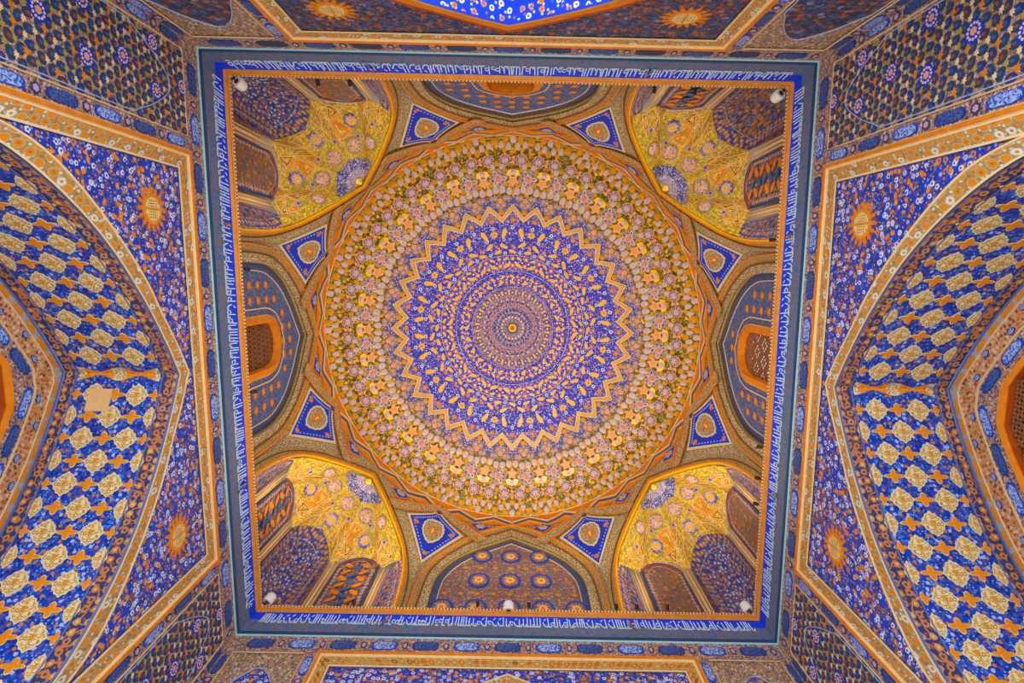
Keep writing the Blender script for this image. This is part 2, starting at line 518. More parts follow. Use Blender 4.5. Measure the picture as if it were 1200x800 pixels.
def med_pts(r=.037, n=12):
    out = []
    for i in range(72):
        t = 2 * pi * i / 72
        sq = 1 / (abs(cos(t)) ** 1.35 + abs(sin(t)) ** 1.35) ** (1 / 1.35)
        out.append((r * sq * (1 + .05 * cos(12 * t)) * cos(t), r * sq * (1 + .05 * cos(12 * t)) * sin(t)))
    return out


def cross_pts(a=.034, b=.022):
    out = []
    for i in range(48):
        t = 2 * pi * i / 48
        r = .42 + .58 * abs(cos(2 * t)) ** 1.3 - .10 * abs(cos(4 * t + pi / 2)) 
        out.append((a * r * cos(t), b * r * sin(t)))
    return out


bm = MB()
bm.prism(flat, med_pts(.037), 0, .0016, 'cream_line')
bm.prism(flat, med_pts(.0325), .001, .0022, 'lace_gold')
bm.prism(flat, lobed(.007, 8, .3), .0015, .003, 'gilding')
for i in range(8):
    t = i * pi / 4
    bm.prism(lambda a, c, q: flat(a * cos(t) - c * sin(t) + .018 * cos(t), a * sin(t) + c * cos(t) + .018 * sin(t), q),
             [(.007, 0), (0, .003), (-.006, 0), (0, -.003)], .0015, .0028, 'cream_line' if i % 2 else 'gilding')
ME['medallion'] = bm.mesh('medallion')
bm = MB(); bm.prism(flat, cross_pts(), 0, .0016, 'cream_line')
bm.prism(flat, cross_pts(.0315, .0195), .001, .0022, 'face_orange')
ME['cross'] = bm.mesh('orange_cross')
# spandrel sunburst
bm = MB()
for i in range(16):
    t = i * 2 * pi / 16
    G = lambda a, c, q: flat(a * cos(t) - c * sin(t), a * sin(t) + c * cos(t), q)
    bm.prism(G, [(.055 + .011 * cos(u), .0066 * sin(u)) for u in [k * pi / 5 for k in range(10)]], 0, .002, 'orange_paint')
    bm.prism(G, [(.074, 0), (.071, .002), (.067, 0), (.071, -.002)], 0, .002, 'orange_paint')
bm.prism(flat, lobed(.047, 16, .1), 0, .0022, 'orange_paint')
bm.prism(flat, lobed(.041, 16, .1), .002, .003, 'gilding')
for i in range(-4, 5):       # strokes of the knotted script in the centre
    y = i * .0075; hw = sqrt(max(0, .034 ** 2 - y * y))
    if hw > .008:
        bm.prism(flat, [(-hw, y - .0011), (-.004, y - .0011), (-.004, y + .0011), (-hw, y + .0011)], .003, .0042, 'cream_line')
        bm.prism(flat, [(hw, y - .0011), (.004, y - .0011), (.004, y + .0011), (hw, y + .0011)], .003, .0042, 'cream_line')
    if abs(i) < 4:
        x = i * .008
        bm.prism(flat, [(x - .001, -.02), (x + .001, -.02), (x + .001, .02), (x - .001, .02)], .003, .0042, 'olive_paint')
ME['sun'] = bm.mesh('sunburst')


def scatter(F, inside, box, n, seed, shaded=False, sc=1.0, name='painted_flowers', parent=None):  # darker set of paints carries the shade of the front wall
    """sprinkled raised flowers and leaves of the arabesque: nobody would count them"""
    r = random.Random(seed); b = MB(); pts = []
    for _ in range(n * 12):
        a = r.uniform(box[0], box[1]); z = r.uniform(box[2], box[3])
        if not inside(a, z): continue
        if any((a - q[0]) ** 2 + (z - q[1]) ** 2 < (.0135 * sc) ** 2 for q in pts): continue
        pts.append((a, z))
        if len(pts) >= n: break
    for a, z in pts:
        k = r.random(); ang = r.uniform(0, 2 * pi); s = sc * r.uniform(.6, 1.1)
        if k < .42:
            P = lobed(.0062 * s, 5, .35, 3, ang); m1, m2 = ('white_flower', 'blue_paint') if not shaded else ('slate_blue', 'dusk_blue')
            if k > .30: m1, m2 = ('pale_blue', 'orange_paint') if not shaded else ('slate_blue', 'rust_paint')
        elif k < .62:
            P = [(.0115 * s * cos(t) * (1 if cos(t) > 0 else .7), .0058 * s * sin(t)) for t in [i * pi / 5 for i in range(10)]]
            m1, m2 = ('orange_paint', 'gilding') if not shaded else ('rust_paint', 'rust_paint')
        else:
            P = star(5, .008 * s, .0045 * s); m1, m2 = ('navy_paint', 'lilac') if not shaded else ('plum_paint', 'slate_blue')
        Q = [(p[0] * cos(ang) - p[1] * sin(ang), p[0] * sin(ang) + p[1] * cos(ang)) for p in P]
        G = lambda x, y, h: W(F(a + x, z + y, -h))
        b.prism(G, Q, 0, .0012, m1, c=(0, 0))
        b.prism(G, [(p[0] * .4, p[1] * .4) for p in Q], .001, .002, m2, c=(0, 0))
    return b.build(name, parent, kind='stuff')


def interp_curve(C):
    xs = [p[0] for p in C]; zs = [p[1] for p in C]
    return lambda s: float(np.interp(abs(s), xs, zs))


arch_in = interp_curve(ARCH); arch_out = interp_curve([tuple(p) for p in co_h])
FL_S, FL_Z = .607, 1.797        # inner edge of the rectangular frame

for side in SIDES:
    F = wallf(side)
    G = lambda a, z, h=0: F(a, z, h)
    shaded = side == 'top'  # front wall lies in shade, painted with the darker copies
    wall = thing(names[side], F(0, -.3, 0), kind='structure')
    # --- wall masonry face (behind the panels), down to the floor
    b = MB()
    for sg in (-1, 1):
        P = []; UV = []
        for i in range(N):
            p = co_h[i]
            P.append([W(F(sg * p[0], p[1], .004)), W(F(sg * 1.0, p[1], .004))]); UV.append([(p[0], p[1]), (1, p[1])])
        b.grid(P, 'panel_ground', UV)
    b.grid([[W(F(-1, 1.77, .004)), W(F(1, 1.77, .004))], [W(F(-1, 2.06, .004)), W(F(1, 2.06, .004))]], 'panel_ground', [[(0, 0), (2, 0)], [(0, .2), (2, .2)]])
    b.build('masonry', wall)
    # --- spandrel field
    b = MB()
    ss = sorted(set([0] + [float(q) for q in np.linspace(0, FL_S, 41)]))
    for sg in (-1, 1):
        P = []; UV = []
        for s in ss:
            z0 = arch_out(s) if s < .6 else 1.19
            z0 = min(z0, FL_Z - .002)
            rr = []; uu = []
            for t in np.linspace(0, 1, 10):
                z = z0 + (FL_Z - z0) * t
                rr.append(W(F(sg * s, z, 0))); uu.append((sg * s, z))
            P.append(rr); UV.append(uu)
        b.grid(P, 'spandrel_shaded' if shaded else 'spandrel_blue', UV)
    sp = b.build('spandrel', wall)
    inside = lambda a, z: abs(a) < .60 and z < 1.79 and z > arch_out(a) + .008 and hypot(abs(a) - .475, z - 1.66) > .075
    scatter(F, inside, (-.6, .6, 1.25, 1.79), 520, 11 + SIDES.index(side), shaded, parent=wall)
    for sg in (-1, 1):
        place('sunburst', ME['sun'], basis(F, sg * .475, 1.655, 0, sc=(.95, .95, 1)), wall)
    # --- archivolt
    b = MB()
    if side in ('left', 'right', 'bottom'):
        strip(b, F, CI, CO, -.004, -.002, [('cream_line', .002), 'gold_vine', ('cream_line', .002)], [.1, .8, .1])
    else:
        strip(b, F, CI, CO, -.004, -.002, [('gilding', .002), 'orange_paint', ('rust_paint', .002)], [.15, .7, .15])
    b.build('archivolt', wall)
    # --- rectangular frame
    def rect(s, z):
        n = 40
        return np.array([(-s, z0) for z0 in np.linspace(-.25, z, n)] + [(x, z) for x in np.linspace(-s, s, n)][1:] + [(s, z0) for z0 in np.linspace(z, -.25, n)][1:])
    b = MB()
    strip(b, F, rect(.607, 1.797), rect(.654, 1.853), -.003, -.003, [('cream_line', .002), 'gold_vine' if side != 'bottom' else 'frame_vine', ('cream_line', .002)], [.12, .76, .12])
    b.build('frame_band', wall)
    b = MB()
    strip(b, F, rect(.654, 1.853), rect(.668, 1.869), -.003, -.003, [('cream_line', .005), ('orange_paint', .008), ('cream_plaster', .006)], [.12, .7, .18])
    b.build('frame_moulding', wall)
    # --- strip of cartouches under the cornice and beside the side panels
    b = MB()
    for (s0, s1, z0, z1) in [(-1, 1, 1.869, 1.954)] + [(q * .668, q * .709, -.25, 1.869) for q in (-1, 1)] + [(q * .966, q * 1.0, -.25, 1.869) for q in (-1, 1)]:
        n = 16
        b.grid([[W(F(s0 + (s1 - s0) * i / n, z0 + (z1 - z0) * j / n, -.001)) for j in range(n + 1)] for i in range(n + 1)], 'strip_brown',
               [[(s0 + (s1 - s0) * i / n, z0 + (z1 - z0) * j / n) for j in range(n + 1)] for i in range(n + 1)])
    cst = b.build('cartouche_strip', wall)
    x = -.888; k = 0
    while x < .95:
        place('cartouche', ME['cart_dark' if k % 2 == 0 else ('cart_light' if not shaded else 'cart_shaded')], basis(F, x, 1.912, -.001, sc=(1, 1.9, 1)), cst)
        place('flower_knot', ME['knot'], basis(F, x + .074, 1.912, -.001, sc=(1.2, 2.2, 1)), cst)
        x += .148; k += 1
    for q in (-1, 1):
        for sx in (.6885, .983):
            z = 1.80; k = 0
            while z > 1.0:
                place('cartouche', ME['cart_light' if (k + (sx > .8)) % 2 == 0 else ('cart_dark')], basis(F, q * sx, z, -.001, rot=pi / 2, sc=(1, 1.15 if sx < .8 else .9, 1)), cst)
                place('flower_knot', ME['knot'], basis(F, q * sx, z - .074, -.001, sc=(1.5, 1.5, 1)), cst)
                z -= .148; k += 1
    # --- side panels
    for q in (-1, 1):
        b = MB()
        s0, s1 = .712, .963
        outl = np.array([(s0, z) for z in np.linspace(-.25, 1.863, 30)] + [(s1, 1.863)] + [(s1, z) for z in np.linspace(1.863, -.25, 30)][1:])
        pth = [W(F(q * a, z, -.002)) for a, z in outl]
        b.tube(pth, .011, 'cream_plaster', 5)
        ar = resample([(.722, 1.0), (.722, 1.55), (.732, 1.62), (.775, 1.72), (.8375, 1.79), (.90, 1.72), (.943, 1.62), (.953, 1.55), (.953, 1.0)], 50)
        b.tube([W(F(q * a, z, -.002)) for a, z in ar], .009, 'pale_blue', 5)
        b.build('panel_moulding', wall)
        # girih: ovals, stars and dotted rosettes
        b = MB()
        am = (s0 + s1) / 2
        if side in ('left', 'right'):
            b.grid([[W(F(q * (s0 + (s1 - s0) * i / 10), .8 + 1.063 * j / 30, -.0005)) for j in range(31)] for i in range(11)], 'panel_ground' ,
                   [[(s0 + (s1 - s0) * i / 10, .8 + 1.063 * j / 30) for j in range(31)] for i in range(11)])
            cell = .0315; rows = 34
            row = 0; z = 1.85
            while z > .95:
                n = 8
                for i in range(n + 1):
                    a = s0 + .012 + (i + (.5 if row % 2 else 0)) * cell
                    if a > s1 - .01: continue
                    key = (row % 10, i % 8)
                    G = lambda x, y, h, a=a, z=z: W(F(q * (a + x), z + y, -.001 - h))
                    ros = (row % 10 == 5 and i in (2, 6)) or (row % 10 == 0 and i == 4)
                    if ros:
                        b.prism(G, lobed(.0235, 10, .1), 0, .0024, 'deep_blue')
                        for t in range(12):
                            u = t * pi / 6
                            b.prism(lambda x, y, h: G(x + .0165 * cos(u), y + .0165 * sin(u), h), [(.0032 * cos(v), .0032 * sin(v)) for v in [m_ * pi / 3 for m_ in range(6)]], .002, .0034, 'cream_line')
                        b.prism(G, lobed(.008, 6, .3), .002, .0036, 'pink_plaster')
                    else:
                        e = ((row * 7 + i * 3) % 3)
                        A = (pi / 2, pi / 6, -pi / 6)[e]
                        pts = [(.0104 * cos(t), .0146 * sin(t)) for t in [m_ * pi / 6 for m_ in range(12)]]
                        pts = [(x * cos(A - pi / 2) - y * sin(A - pi / 2), x * sin(A - pi / 2) + y * cos(A - pi / 2)) for x, y in pts]
                        b.prism(G, pts, 0, .0016, ['navy_paint', 'dusk_blue', 'plum_paint', 'dusk_blue'][(row * 5 + i * 3) % 4])
                        b.prism(G, [(x * .35, y * .35) for x, y in pts], .001, .0022, 'slate_blue' if (row + i) % 3 else 'rust_paint')
                    kk = (row * 3 + i * 5) % 9
                    aa, zz = a + cell / 2, z - cell * .42
                    if aa < s1 - .008:
                        G2 = lambda x, y, h, a=aa, z=zz: W(F(q * (a + x), z + y, -.001 - h))
                        if kk in (0, 4):
                            b.prism(G2, star(4 if kk else 6, .0115, .0055, row), 0, .0018, 'orange_paint')
                        else:
                            b.prism(G2, star(6, .0085, .0045, row), 0, .0018, 'cream_line' if kk % 2 else 'olive_paint')
                row += 1; z -= cell * .86
            b.build('girih_pattern', wall, kind='stuff')
            for zz in (1.835, 1.78):
                for a_ in ((.727, .948) if zz > 1.8 else (.724,)):
                    pass
        else:
            ar2 = resample([(.722, 1.0), (.722, 1.55), (.732, 1.62), (.775, 1.72), (.8375, 1.79)], 30)
            P = []; UV = []
            for a, z in ar2:
                P.append([W(F(q * a, z, -.0006)), W(F(q * (2 * am - a), z, -.0006))]); UV.append([(a, z), (2 * am - a, z)])
            b.grid(P, 'spandrel_shaded' if shaded else 'spandrel_blue', UV)
            b.build('floral_panel', wall)
            ins = lambda a, z: abs(abs(a) - am) < np.interp(z, [1.0, 1.55, 1.62, 1.72, 1.79], [.115, .115, .105, .06, 0]) - .008
            scatter(F, ins, (min(q * s0, q * s1), max(q * s0, q * s1), 1.3, 1.79), 150, 33 + q, shaded, parent=wall)
    # --- dado of the lower wall stays plain stone: see floor
    # ================= the deep arched recess behind the opening
    lab = {'left': 'deep arched recess on the left, its blue medallion vault repaired with a pale square patch',
           'right': 'deep arched recess on the right, bright blue vault with cream medallions, no repair patch',
           'top': 'deep arched recess at the top of the photo, only its blue flowered arch tip showing',
           'bottom': 'deep arched recess below the bottom edge of the photo, hidden under its flowered frame'}[side]
    rec = thing('arched_recess', F(0, -.3, DEPTH), lab, 'archway')
    Lc = np.concatenate([[0], np.cumsum(np.linalg.norm(np.diff(ci_h, axis=0), axis=1))])
    def soff(l, d, h=0, F=F):
        """l: signed arc length from the apex, d: depth behind the wall face, h<0 proud into the room"""
        al = min(abs(l), Lc[-1]); i = int(np.searchsorted(Lc, al)); i = max(1, min(i, N - 1))
        t = (al - Lc[i - 1]) / (Lc[i] - Lc[i - 1]); p = ci_h[i - 1] * (1 - t) + ci_h[i] * t
        tg = ci_h[i] - ci_h[i - 1]; tg = tg / np.linalg.norm(tg); nr = (tg[1], -tg[0])   # pointing inward-down
        x = p[0] + nr[0] * (-h); z = p[1] + nr[1] * (-h)
        if abs(l) < .001: x = 0
        return F(math.copysign(x, l) if l else 0, z, d)
    for part, d0, d1, mt in [('soffit_edge', -.0045, .0015, 'edge_grey'), ('soffit_border', .0015, .042, 'border_dark'), ('soffit_edge', .042, .046, 'edge_grey'),
                             ('soffit', .046, .300, 'soffit_blue'), ('soffit_edge', .300, .305, 'edge_grey'), ('soffit_border', .305, .340, 'border_dark'), ('soffit_edge', .340, .346, 'edge_grey')]:
        if side in ('top', 'bottom'):
            mt = {'border_dark': 'reveal_flowers', 'soffit_blue': 'soffit_blue'}.get(mt, 'deep_blue' if d0 < .1 else mt)
            if part == 'soffit_border' and d0 < .1: d1 = .10
            if part == 'soffit_edge' and .03 < d0 < .1: d0, d1 = .10, .105
            if part == 'soffit': d0 = .105
        b = MB(); P = []; UV = []
        ls = sorted([-q for q in Lc[1:]] + list(Lc))
        nd = 2 if d1 - d0 < .1 else 5
        for l in ls:
            P.append([W(soff(l, d0 + (d1 - d0) * j / (nd - 1), -.003 if part == 'soffit_edge' else 0)) for j in range(nd)])
            UV.append([(l, d0 + (d1 - d0) * j / (nd - 1)) for j in range(nd)])
        b.grid(P, mt, UV)
        sf_ = b.build(part, rec)
        if part == 'soffit': SOF = sf_
    b = MB(); P = []; UV = []
    for l in sorted([-q for q in Lc[1:]] + list(Lc)):
        P.append([W(soff(l, d_, .004)) for d_ in (-.0035, .17, .350)]); UV.append([(l, d_) for d_ in (-.0035, .17, .350)])
    b.grid(P, 'edge_grey', UV)
    b.build('vault_masonry', rec)
    if side in ('left', 'right'):
        rs = .0655; cw = .253 / 4
        for sg in (-1, 1):
            for r_ in range(0, 17):
                for c_ in range(5):
                    l = sg * r_ * rs
                    if r_ == 0 and sg < 0: continue
                    d = .047 + cw * c_
                    isM = (r_ + c_) % 2 == 0
                    if side == 'left' and sg > 0 and ((r_, c_) == (2, 1) or (r_, c_) == (2, 2)):
                        if c_ == 2: pass
                    edge = c_ in (0, 4)
                    F2 = lambda a, b_, h=0: soff(a, b_, h)
                    if r_ == 0:
                        # across the crease: a folded orange band with half medallions either side
                        continue
                    dd = d + (.010 if c_ == 0 else -.010 if c_ == 4 else 0)
                    if isM:
                        place('medallion', ME['medallion'], basis(F2, l, dd, -.0005, sc=((.8, .5, 1) if edge else (.92, .90, 1))), SOF)
                    else:
                        place('orange_cross', ME['cross'], basis(F2, l, dd, -.0005, rot=pi / 2, sc=((.55, .8, 1) if edge else (.9, .95, 1))), SOF)
        # folded crease band
        b = MB(); P = []; UV = []
        for i in range(25):
            d = .052 + .243 * i / 24; hw = .007 + .016 * abs(cos(i / 24 * 2 * pi)) ** 2
            P.append([W(soff(-hw, d, -.0016)), W(soff(0, d, -.0016)), W(soff(hw, d, -.0016))]); UV.append([(-hw, d), (0, d), (hw, d)])
        b.grid(P, lambda i, j: 'face_orange' if abs(cos((i + .5) / 24 * 2 * pi)) < .8 else 'lace_gold', UV)
        b.build('crease_band', rec)
        if side == 'left':
            b = MB()
            b.prism(lambda x, y, h: W(soff(.083 + x, .218 + y, -.001 - h)), [(-.034, -.034), (.034, -.034), (.034, .034), (-.034, .034)], 0, .003, 'repair_plaster')
            b.build('plaster_patch', rec, label='plain square repair patch without painting')
    # ---- rear wall of the recess with its own bands
    def scaled(f, zoff=0, hw=0):
        c = CI.copy(); c = c.copy(); zc = .35
        c[:, 0] *= f; c[:, 1] = zc + (c[:, 1] - zc) * (f ** .55) if f < 1 else c[:, 1]
        return c
    K = [1.0, .955, .90, .885, .70, .69, .53, .52, .42]
    def inset(d):
        c = CI.copy().astype(float); n = len(c); out = c.copy()
        for i in range(n):
            a = c[max(i - 1, 0)]; e = c[min(i + 1, n - 1)]; t = e - a; t /= np.linalg.norm(t)
            nr = np.array([t[1], -t[0]])
            out[i] = c[i] + nr * d
        mid = n // 2
        out[mid] = c[mid] + np.array([0, -d * 1.35])
        for i in range(n):
            if i < mid and out[i][0] > 0: out[i] = out[mid]
            if i > mid and out[i][0] < 0: out[i] = out[mid]
            if i != mid and out[i][1] > out[mid][1]: out[i][1] = out[mid][1]
        return out
    b = MB()
    offs = [(0, .006, ('edge_grey', .002)), (.006, .028, 'band_dash'), (.028, .031, ('cream_plaster', .003)), (.031, .080, 'floral_pink'), (.080, .084, ('cream_plaster', .003)), (.084, .140, 'strip_brown')]
    for d0, d1, mt in offs:
        strip(b, F, inset(d0), inset(d1), DEPTH, DEPTH, [mt], [1])
    b.build('rear_wall', rec)
    if side in ('left', 'right'):
        # cartouches and dashes on the rear wall
        def along(d, l):
            c = inset(d); mid = len(c) // 2
            LL = np.concatenate([[0], np.cumsum(np.linalg.norm(np.diff(c[mid:], axis=0), axis=1))])
            return float(np.interp(abs(l), LL, c[mid:, 0])) * (1 if l > 0 else -1), float(np.interp(abs(l), LL, c[mid:, 1])), LL
        def rear(l, d, h=0, F=F):
            a, z, _ = along(d, l); return F(a, z, DEPTH + h)
        for sg in (-1, 1):
            for i in range(6):
                l = sg * (.06 + i * .105)
                place('cartouche', ME['cart_dark' if (i % 2 == 0) == (sg < 0) else 'cart_light'], basis(rear, l, .105, -.001, sc=(.95, 1.15, 1)), rec)
            for i in range(11):
                l = sg * (.045 + i * .062)
                bb = ME.setdefault('dash', tile('face_orange', [(x * 1.0, y) for x, y in [(-.02, -.005), (.02, -.005), (.024, 0), (.02, .005), (-.02, .005), (-.024, 0)]], .002, 'gilding').mesh('orange_dash'))
                place('orange_dash', bb, basis(rear, l, .018, -.001), rec)
            for i in range(10):
                l = sg * (.06 + i * .085)
                bb = ME.setdefault('drop', tile('cartouche_light', lobed(.012, 8, .1, 4, 0, 1.5, .8), .002, 'navy_paint').mesh('blue_drop'))
                place('blue_drop', bb, basis(rear, l, .045 if i % 2 else .066, -.001, sc=(.7, .8, 1)), rec)
    else:
        pass
    ic[side] = (wall, rec, inset)

# lower grilles in the left and right recess
num = 1
for side in ('left', 'right'):
    F = wallf(side); inset = ic[side][2]
    win = thing('window_%d' % num, F(0, 1.0, DEPTH), kind='structure'); num += 1
    b = MB()
    c0 = inset(.140); c1 = inset(.155)
    strip(b, F, c0, c1, DEPTH - .004, DEPTH + .0, [('orange_paint', .004)], [1])
    # reveal
    P = []; UV = []
    for p in c1:
        P.append([W(F(p[0], p[1], DEPTH)), W(F(p[0], p[1], DEPTH + .03))]); UV.append([(p[0], 0), (p[0], .03)])
    b.grid(P, 'rust_paint', UV)
    b.build('window_frame', win)
    b = MB()
    cl = inset(.155); mid = len(cl) // 2
    zs = cl[mid:, 1][::-1]; xs = cl[mid:, 0][::-1]
    half = lambda z: float(np.interp(z, zs, xs)) if z < cl[mid][1] else 0
    z = 1.54
    while z > .6:
        x = -.484
        while x < .485:
            if abs(x) < half(z) - .005:
                for A in (pi / 4, -pi / 4):
                    if (int(round(x / .022)) + int(round(z / .022))) % 4 < 2 and A > 0 or (int(round(x / .022)) + int(round(z / .022))) % 4 >= 2 and A < 0 or True:
                        pts = [(-.0125, -.0035), (.0125, -.0035), (.0125, .0035), (-.0125, .0035)]
                        pts = [(u * cos(A) - v * sin(A), u * sin(A) + v * cos(A)) for u, v in pts]
                        b.prism(lambda u, v, h: W(F(x + u, z + v, DEPTH + .018 - h)), pts, 0, .004, 'lattice_wood')
            x += .022
        z -= .022
    b.build('window_lattice', win, kind='stuff')
    b = MB()
    b.grid([[W(F(-.5, .3, DEPTH + .031)), W(F(.5, .3, DEPTH + .031))], [W(F(-.5, 1.6, DEPTH + .031)), W(F(.5, 1.6, DEPTH + .031))]], 'dark_hole', [[(0, 0), (1, 0)], [(0, 1), (1, 1)]])  # black sheet stands for the dark space behind the lattice
    b.build('window_backing', win)

# ================================================================== floor
b = MB()
b.grid([[W((x, y, -.3)) for y in np.linspace(-1.5, 1.5, 13)] for x in np.linspace(-1.5, 1.5, 13)], 'floor_stone', [[(x, y) for y in np.linspace(-1.5, 1.5, 13)] for x in np.linspace(-1.5, 1.5, 13)])
b.build('floor', None, kind='structure')

# ================================================================== cornice
cor = thing('cornice', (0, 1.0, 1.954), 'square blue cornice with a white script band and orange inner edge framing the dome', 'cornice')
PROF = [(-.006, 1.951), (.0035, 1.954), (.0045, 1.959), (.008, 1.972), (.0135, 1.990), (.020, 2.006), (.024, 2.018), (.0335, 2.036), (.036, 2.046), (.046, 2.050), (.046, 2.058), (.050, 2.060), (.050, 2.070), (-.01, 2.072)]
PM = ['cyan_line', 'cyan_line', 'dusk_blue', 'cove_grey', 'cove_grey', 'cove_grey', 'deep_blue', 'deep_blue', 'amber_mould', 'orange_paint', 'amber_mould', 'rope_brown', 'brown_timber']
pn = ['cyan_fillet'] * 2 + ['cove'] * 4 + ['script_band'] * 2 + ['edge_moulding'] * 4 + ['ledge']
for side in SIDES:
    F = wallf(side)
    for nm in ['cyan_fillet', 'cove', 'script_band', 'edge_moulding', 'ledge']:
        ks = [i for i in range(len(pn)) if pn[i] == nm]
        b = MB()
        for k in ks:
            P = []; UV = []
            for i in range(41):
                t = -1 + i / 20
                r = []; u = []
                for o, z in (PROF[k], PROF[k + 1]):
                    r.append(W(F(t * (1 - o), z, -o))); u.append((t, (z - 1.95) * 1.3 + o))
                P.append(r); UV.append(u)
            b.grid(P, PM[k], UV)
        b.build(nm, cor)
    # teeth of the edge moulding
    b = MB()
    n = 150
    for i in range(n):
        t = -.945 + 1.89 * i / (n - 1)
        b.prism(lambda x, y, h: W(F(t + x, 2.064 + y, -.050 - h)), [(-.0035, -.003), (.0035, -.003), (.0035, .004), (-.0035, .004)], 0, .002, 'cream_line')
    b.build('bead_row', cor, kind='stuff')
    # script: white strokes on the inclined blue band
    r = random.Random(5 + SIDES.index(side)); b = MB()
    def SB(t, v, h=0):   # v 0..1 across the script band, bottom to top
        o = .020 + (.0335 - .020) * v; z = 2.004 + (2.036 - 2.004) * v
        return W(F(t * (1 - o), z, -o - .0010 - h))
    flip = 1 if side in ('bottom', 'left') else -1
    t = -.955
    def stroke(p, wd, mat='script_white'):
        for (a0, v0), (a1, v1) in zip(p[:-1], p[1:]):
            dx, dv = a1 - a0, (v1 - v0) * .035; L = hypot(dx, dv) or 1; nx, nv = -dv / L * wd, dx / L * wd / .035
            q = [(a0 + nx, v0 + nv), (a1 + nx, v1 + nv), (a1 - nx, v1 - nv), (a0 - nx, v0 - nv)]
            b.face([SB(x, v, .0012) for x, v in q], mat)
            b.face([SB(q[0][0], q[0][1], 0), SB(q[1][0], q[1][1], 0), SB(q[1][0], q[1][1], .0012), SB(q[0][0], q[0][1], .0012)], mat)
            b.face([SB(q[3][0], q[3][1], 0), SB(q[2][0], q[2][1], 0), SB(q[2][0], q[2][1], .0012), SB(q[3][0], q[3][1], .0012)], mat)
    while t < .955:
        k = r.random(); wd = .0019
        if k < .5:      # alif / lam uprights
            sl = r.uniform(-.003, .003)
            stroke([(t, .02), (t + sl, 1.05)], wd); t += r.uniform(.008, .012)
        elif k < .72:   # lam with a bowl
            stroke([(t, .9), (t, .1), (t + .004, 0), (t + .009, .05), (t + .011, .3)], wd); t += .0155
        elif k < .9:    # round letters
            c = r.uniform(.2, .55)
            stroke([(t + .005 + .0055 * cos(a), c + .2 * sin(a)) for a in np.linspace(.3, 5.6, 8)], wd * .8); t += .0135
        else:           # long sweeping tail
            stroke([(t, .55), (t + .006, .15), (t + .014, .02), (t + .020, .12)], wd); stroke([(t + .004, .75), (t + .012, .95)], wd * .8); t += .022
        if r.random() < .5:
            stroke([(t - .012, .05), (t, .02)], wd)
        if r.random() < .35:
            stroke([(t - .004, .5), (t + .002, .58)], wd, 'white_flower')
    b.build('script', cor, kind='stuff')

# ================================================================== drum: surface between the arches and the dome
drum = thing('drum', (0, 0, 2.07), 'painted octagonal drum between the eight arches and the round dome rim', 'drum')
axi = resample(AX_IN, 40); axo = resample(AX_OUT, 40); sqi = resample(SQ_IN, 40); sqo = resample(SQ_OUT, 40)
for k in range(8):
    F = octf(k); cur = axi if k % 2 == 0 else sqi
    fz = interp_curve([tuple(p) for p in cur]); hw = .335 if k % 2 == 0 else .36
    b = MB()
    ss = list(np.linspace(-.4142, -hw - .002, 5)) + list(np.linspace(-hw, hw, 41)) + list(np.linspace(hw + .002, .4142, 5))
    P = []; UV = []
    for s in ss:
        z0 = 2.068 if abs(s) > hw else fz(s)
        z0 = max(z0, 2.068)
        P.append([W(F(s, z0 + (3.055 - z0) * t, .004)) for t in np.linspace(0, 1, 16)]); UV.append([(s, z0 + (3.055 - z0) * t) for t in np.linspace(0, 1, 16)])
    b.grid(P, 'ribbon_beads' , UV)
    b.build('drum_face', drum)


def DR(phi, z, h=0):
    """phi: angle in radians around the drum"""
    k = round(phi / (pi / 4)); s = tan(phi - k * pi / 4)
    s = (phi - k * pi / 4) / (pi / 8) * .4142 * .5 + s * .5
    return octf(k)(s, z, h)


kite = [(0, 2.53), (radians(7.6), 2.765), (0, 2.93), (radians(-7.6), 2.765)]
def pl(poly, n=10, close=True):
    out = []
    m_ = len(poly)
    for i in range(m_ if close else m_ - 1):
        a = poly[i]; c = poly[(i + 1) % m_]
        for t in np.linspace(0, 1, n, endpoint=False): out.append((a[0] + (c[0] - a[0]) * t, a[1] + (c[1] - a[1]) * t))
    if not close: out.append(poly[-1])
    return out


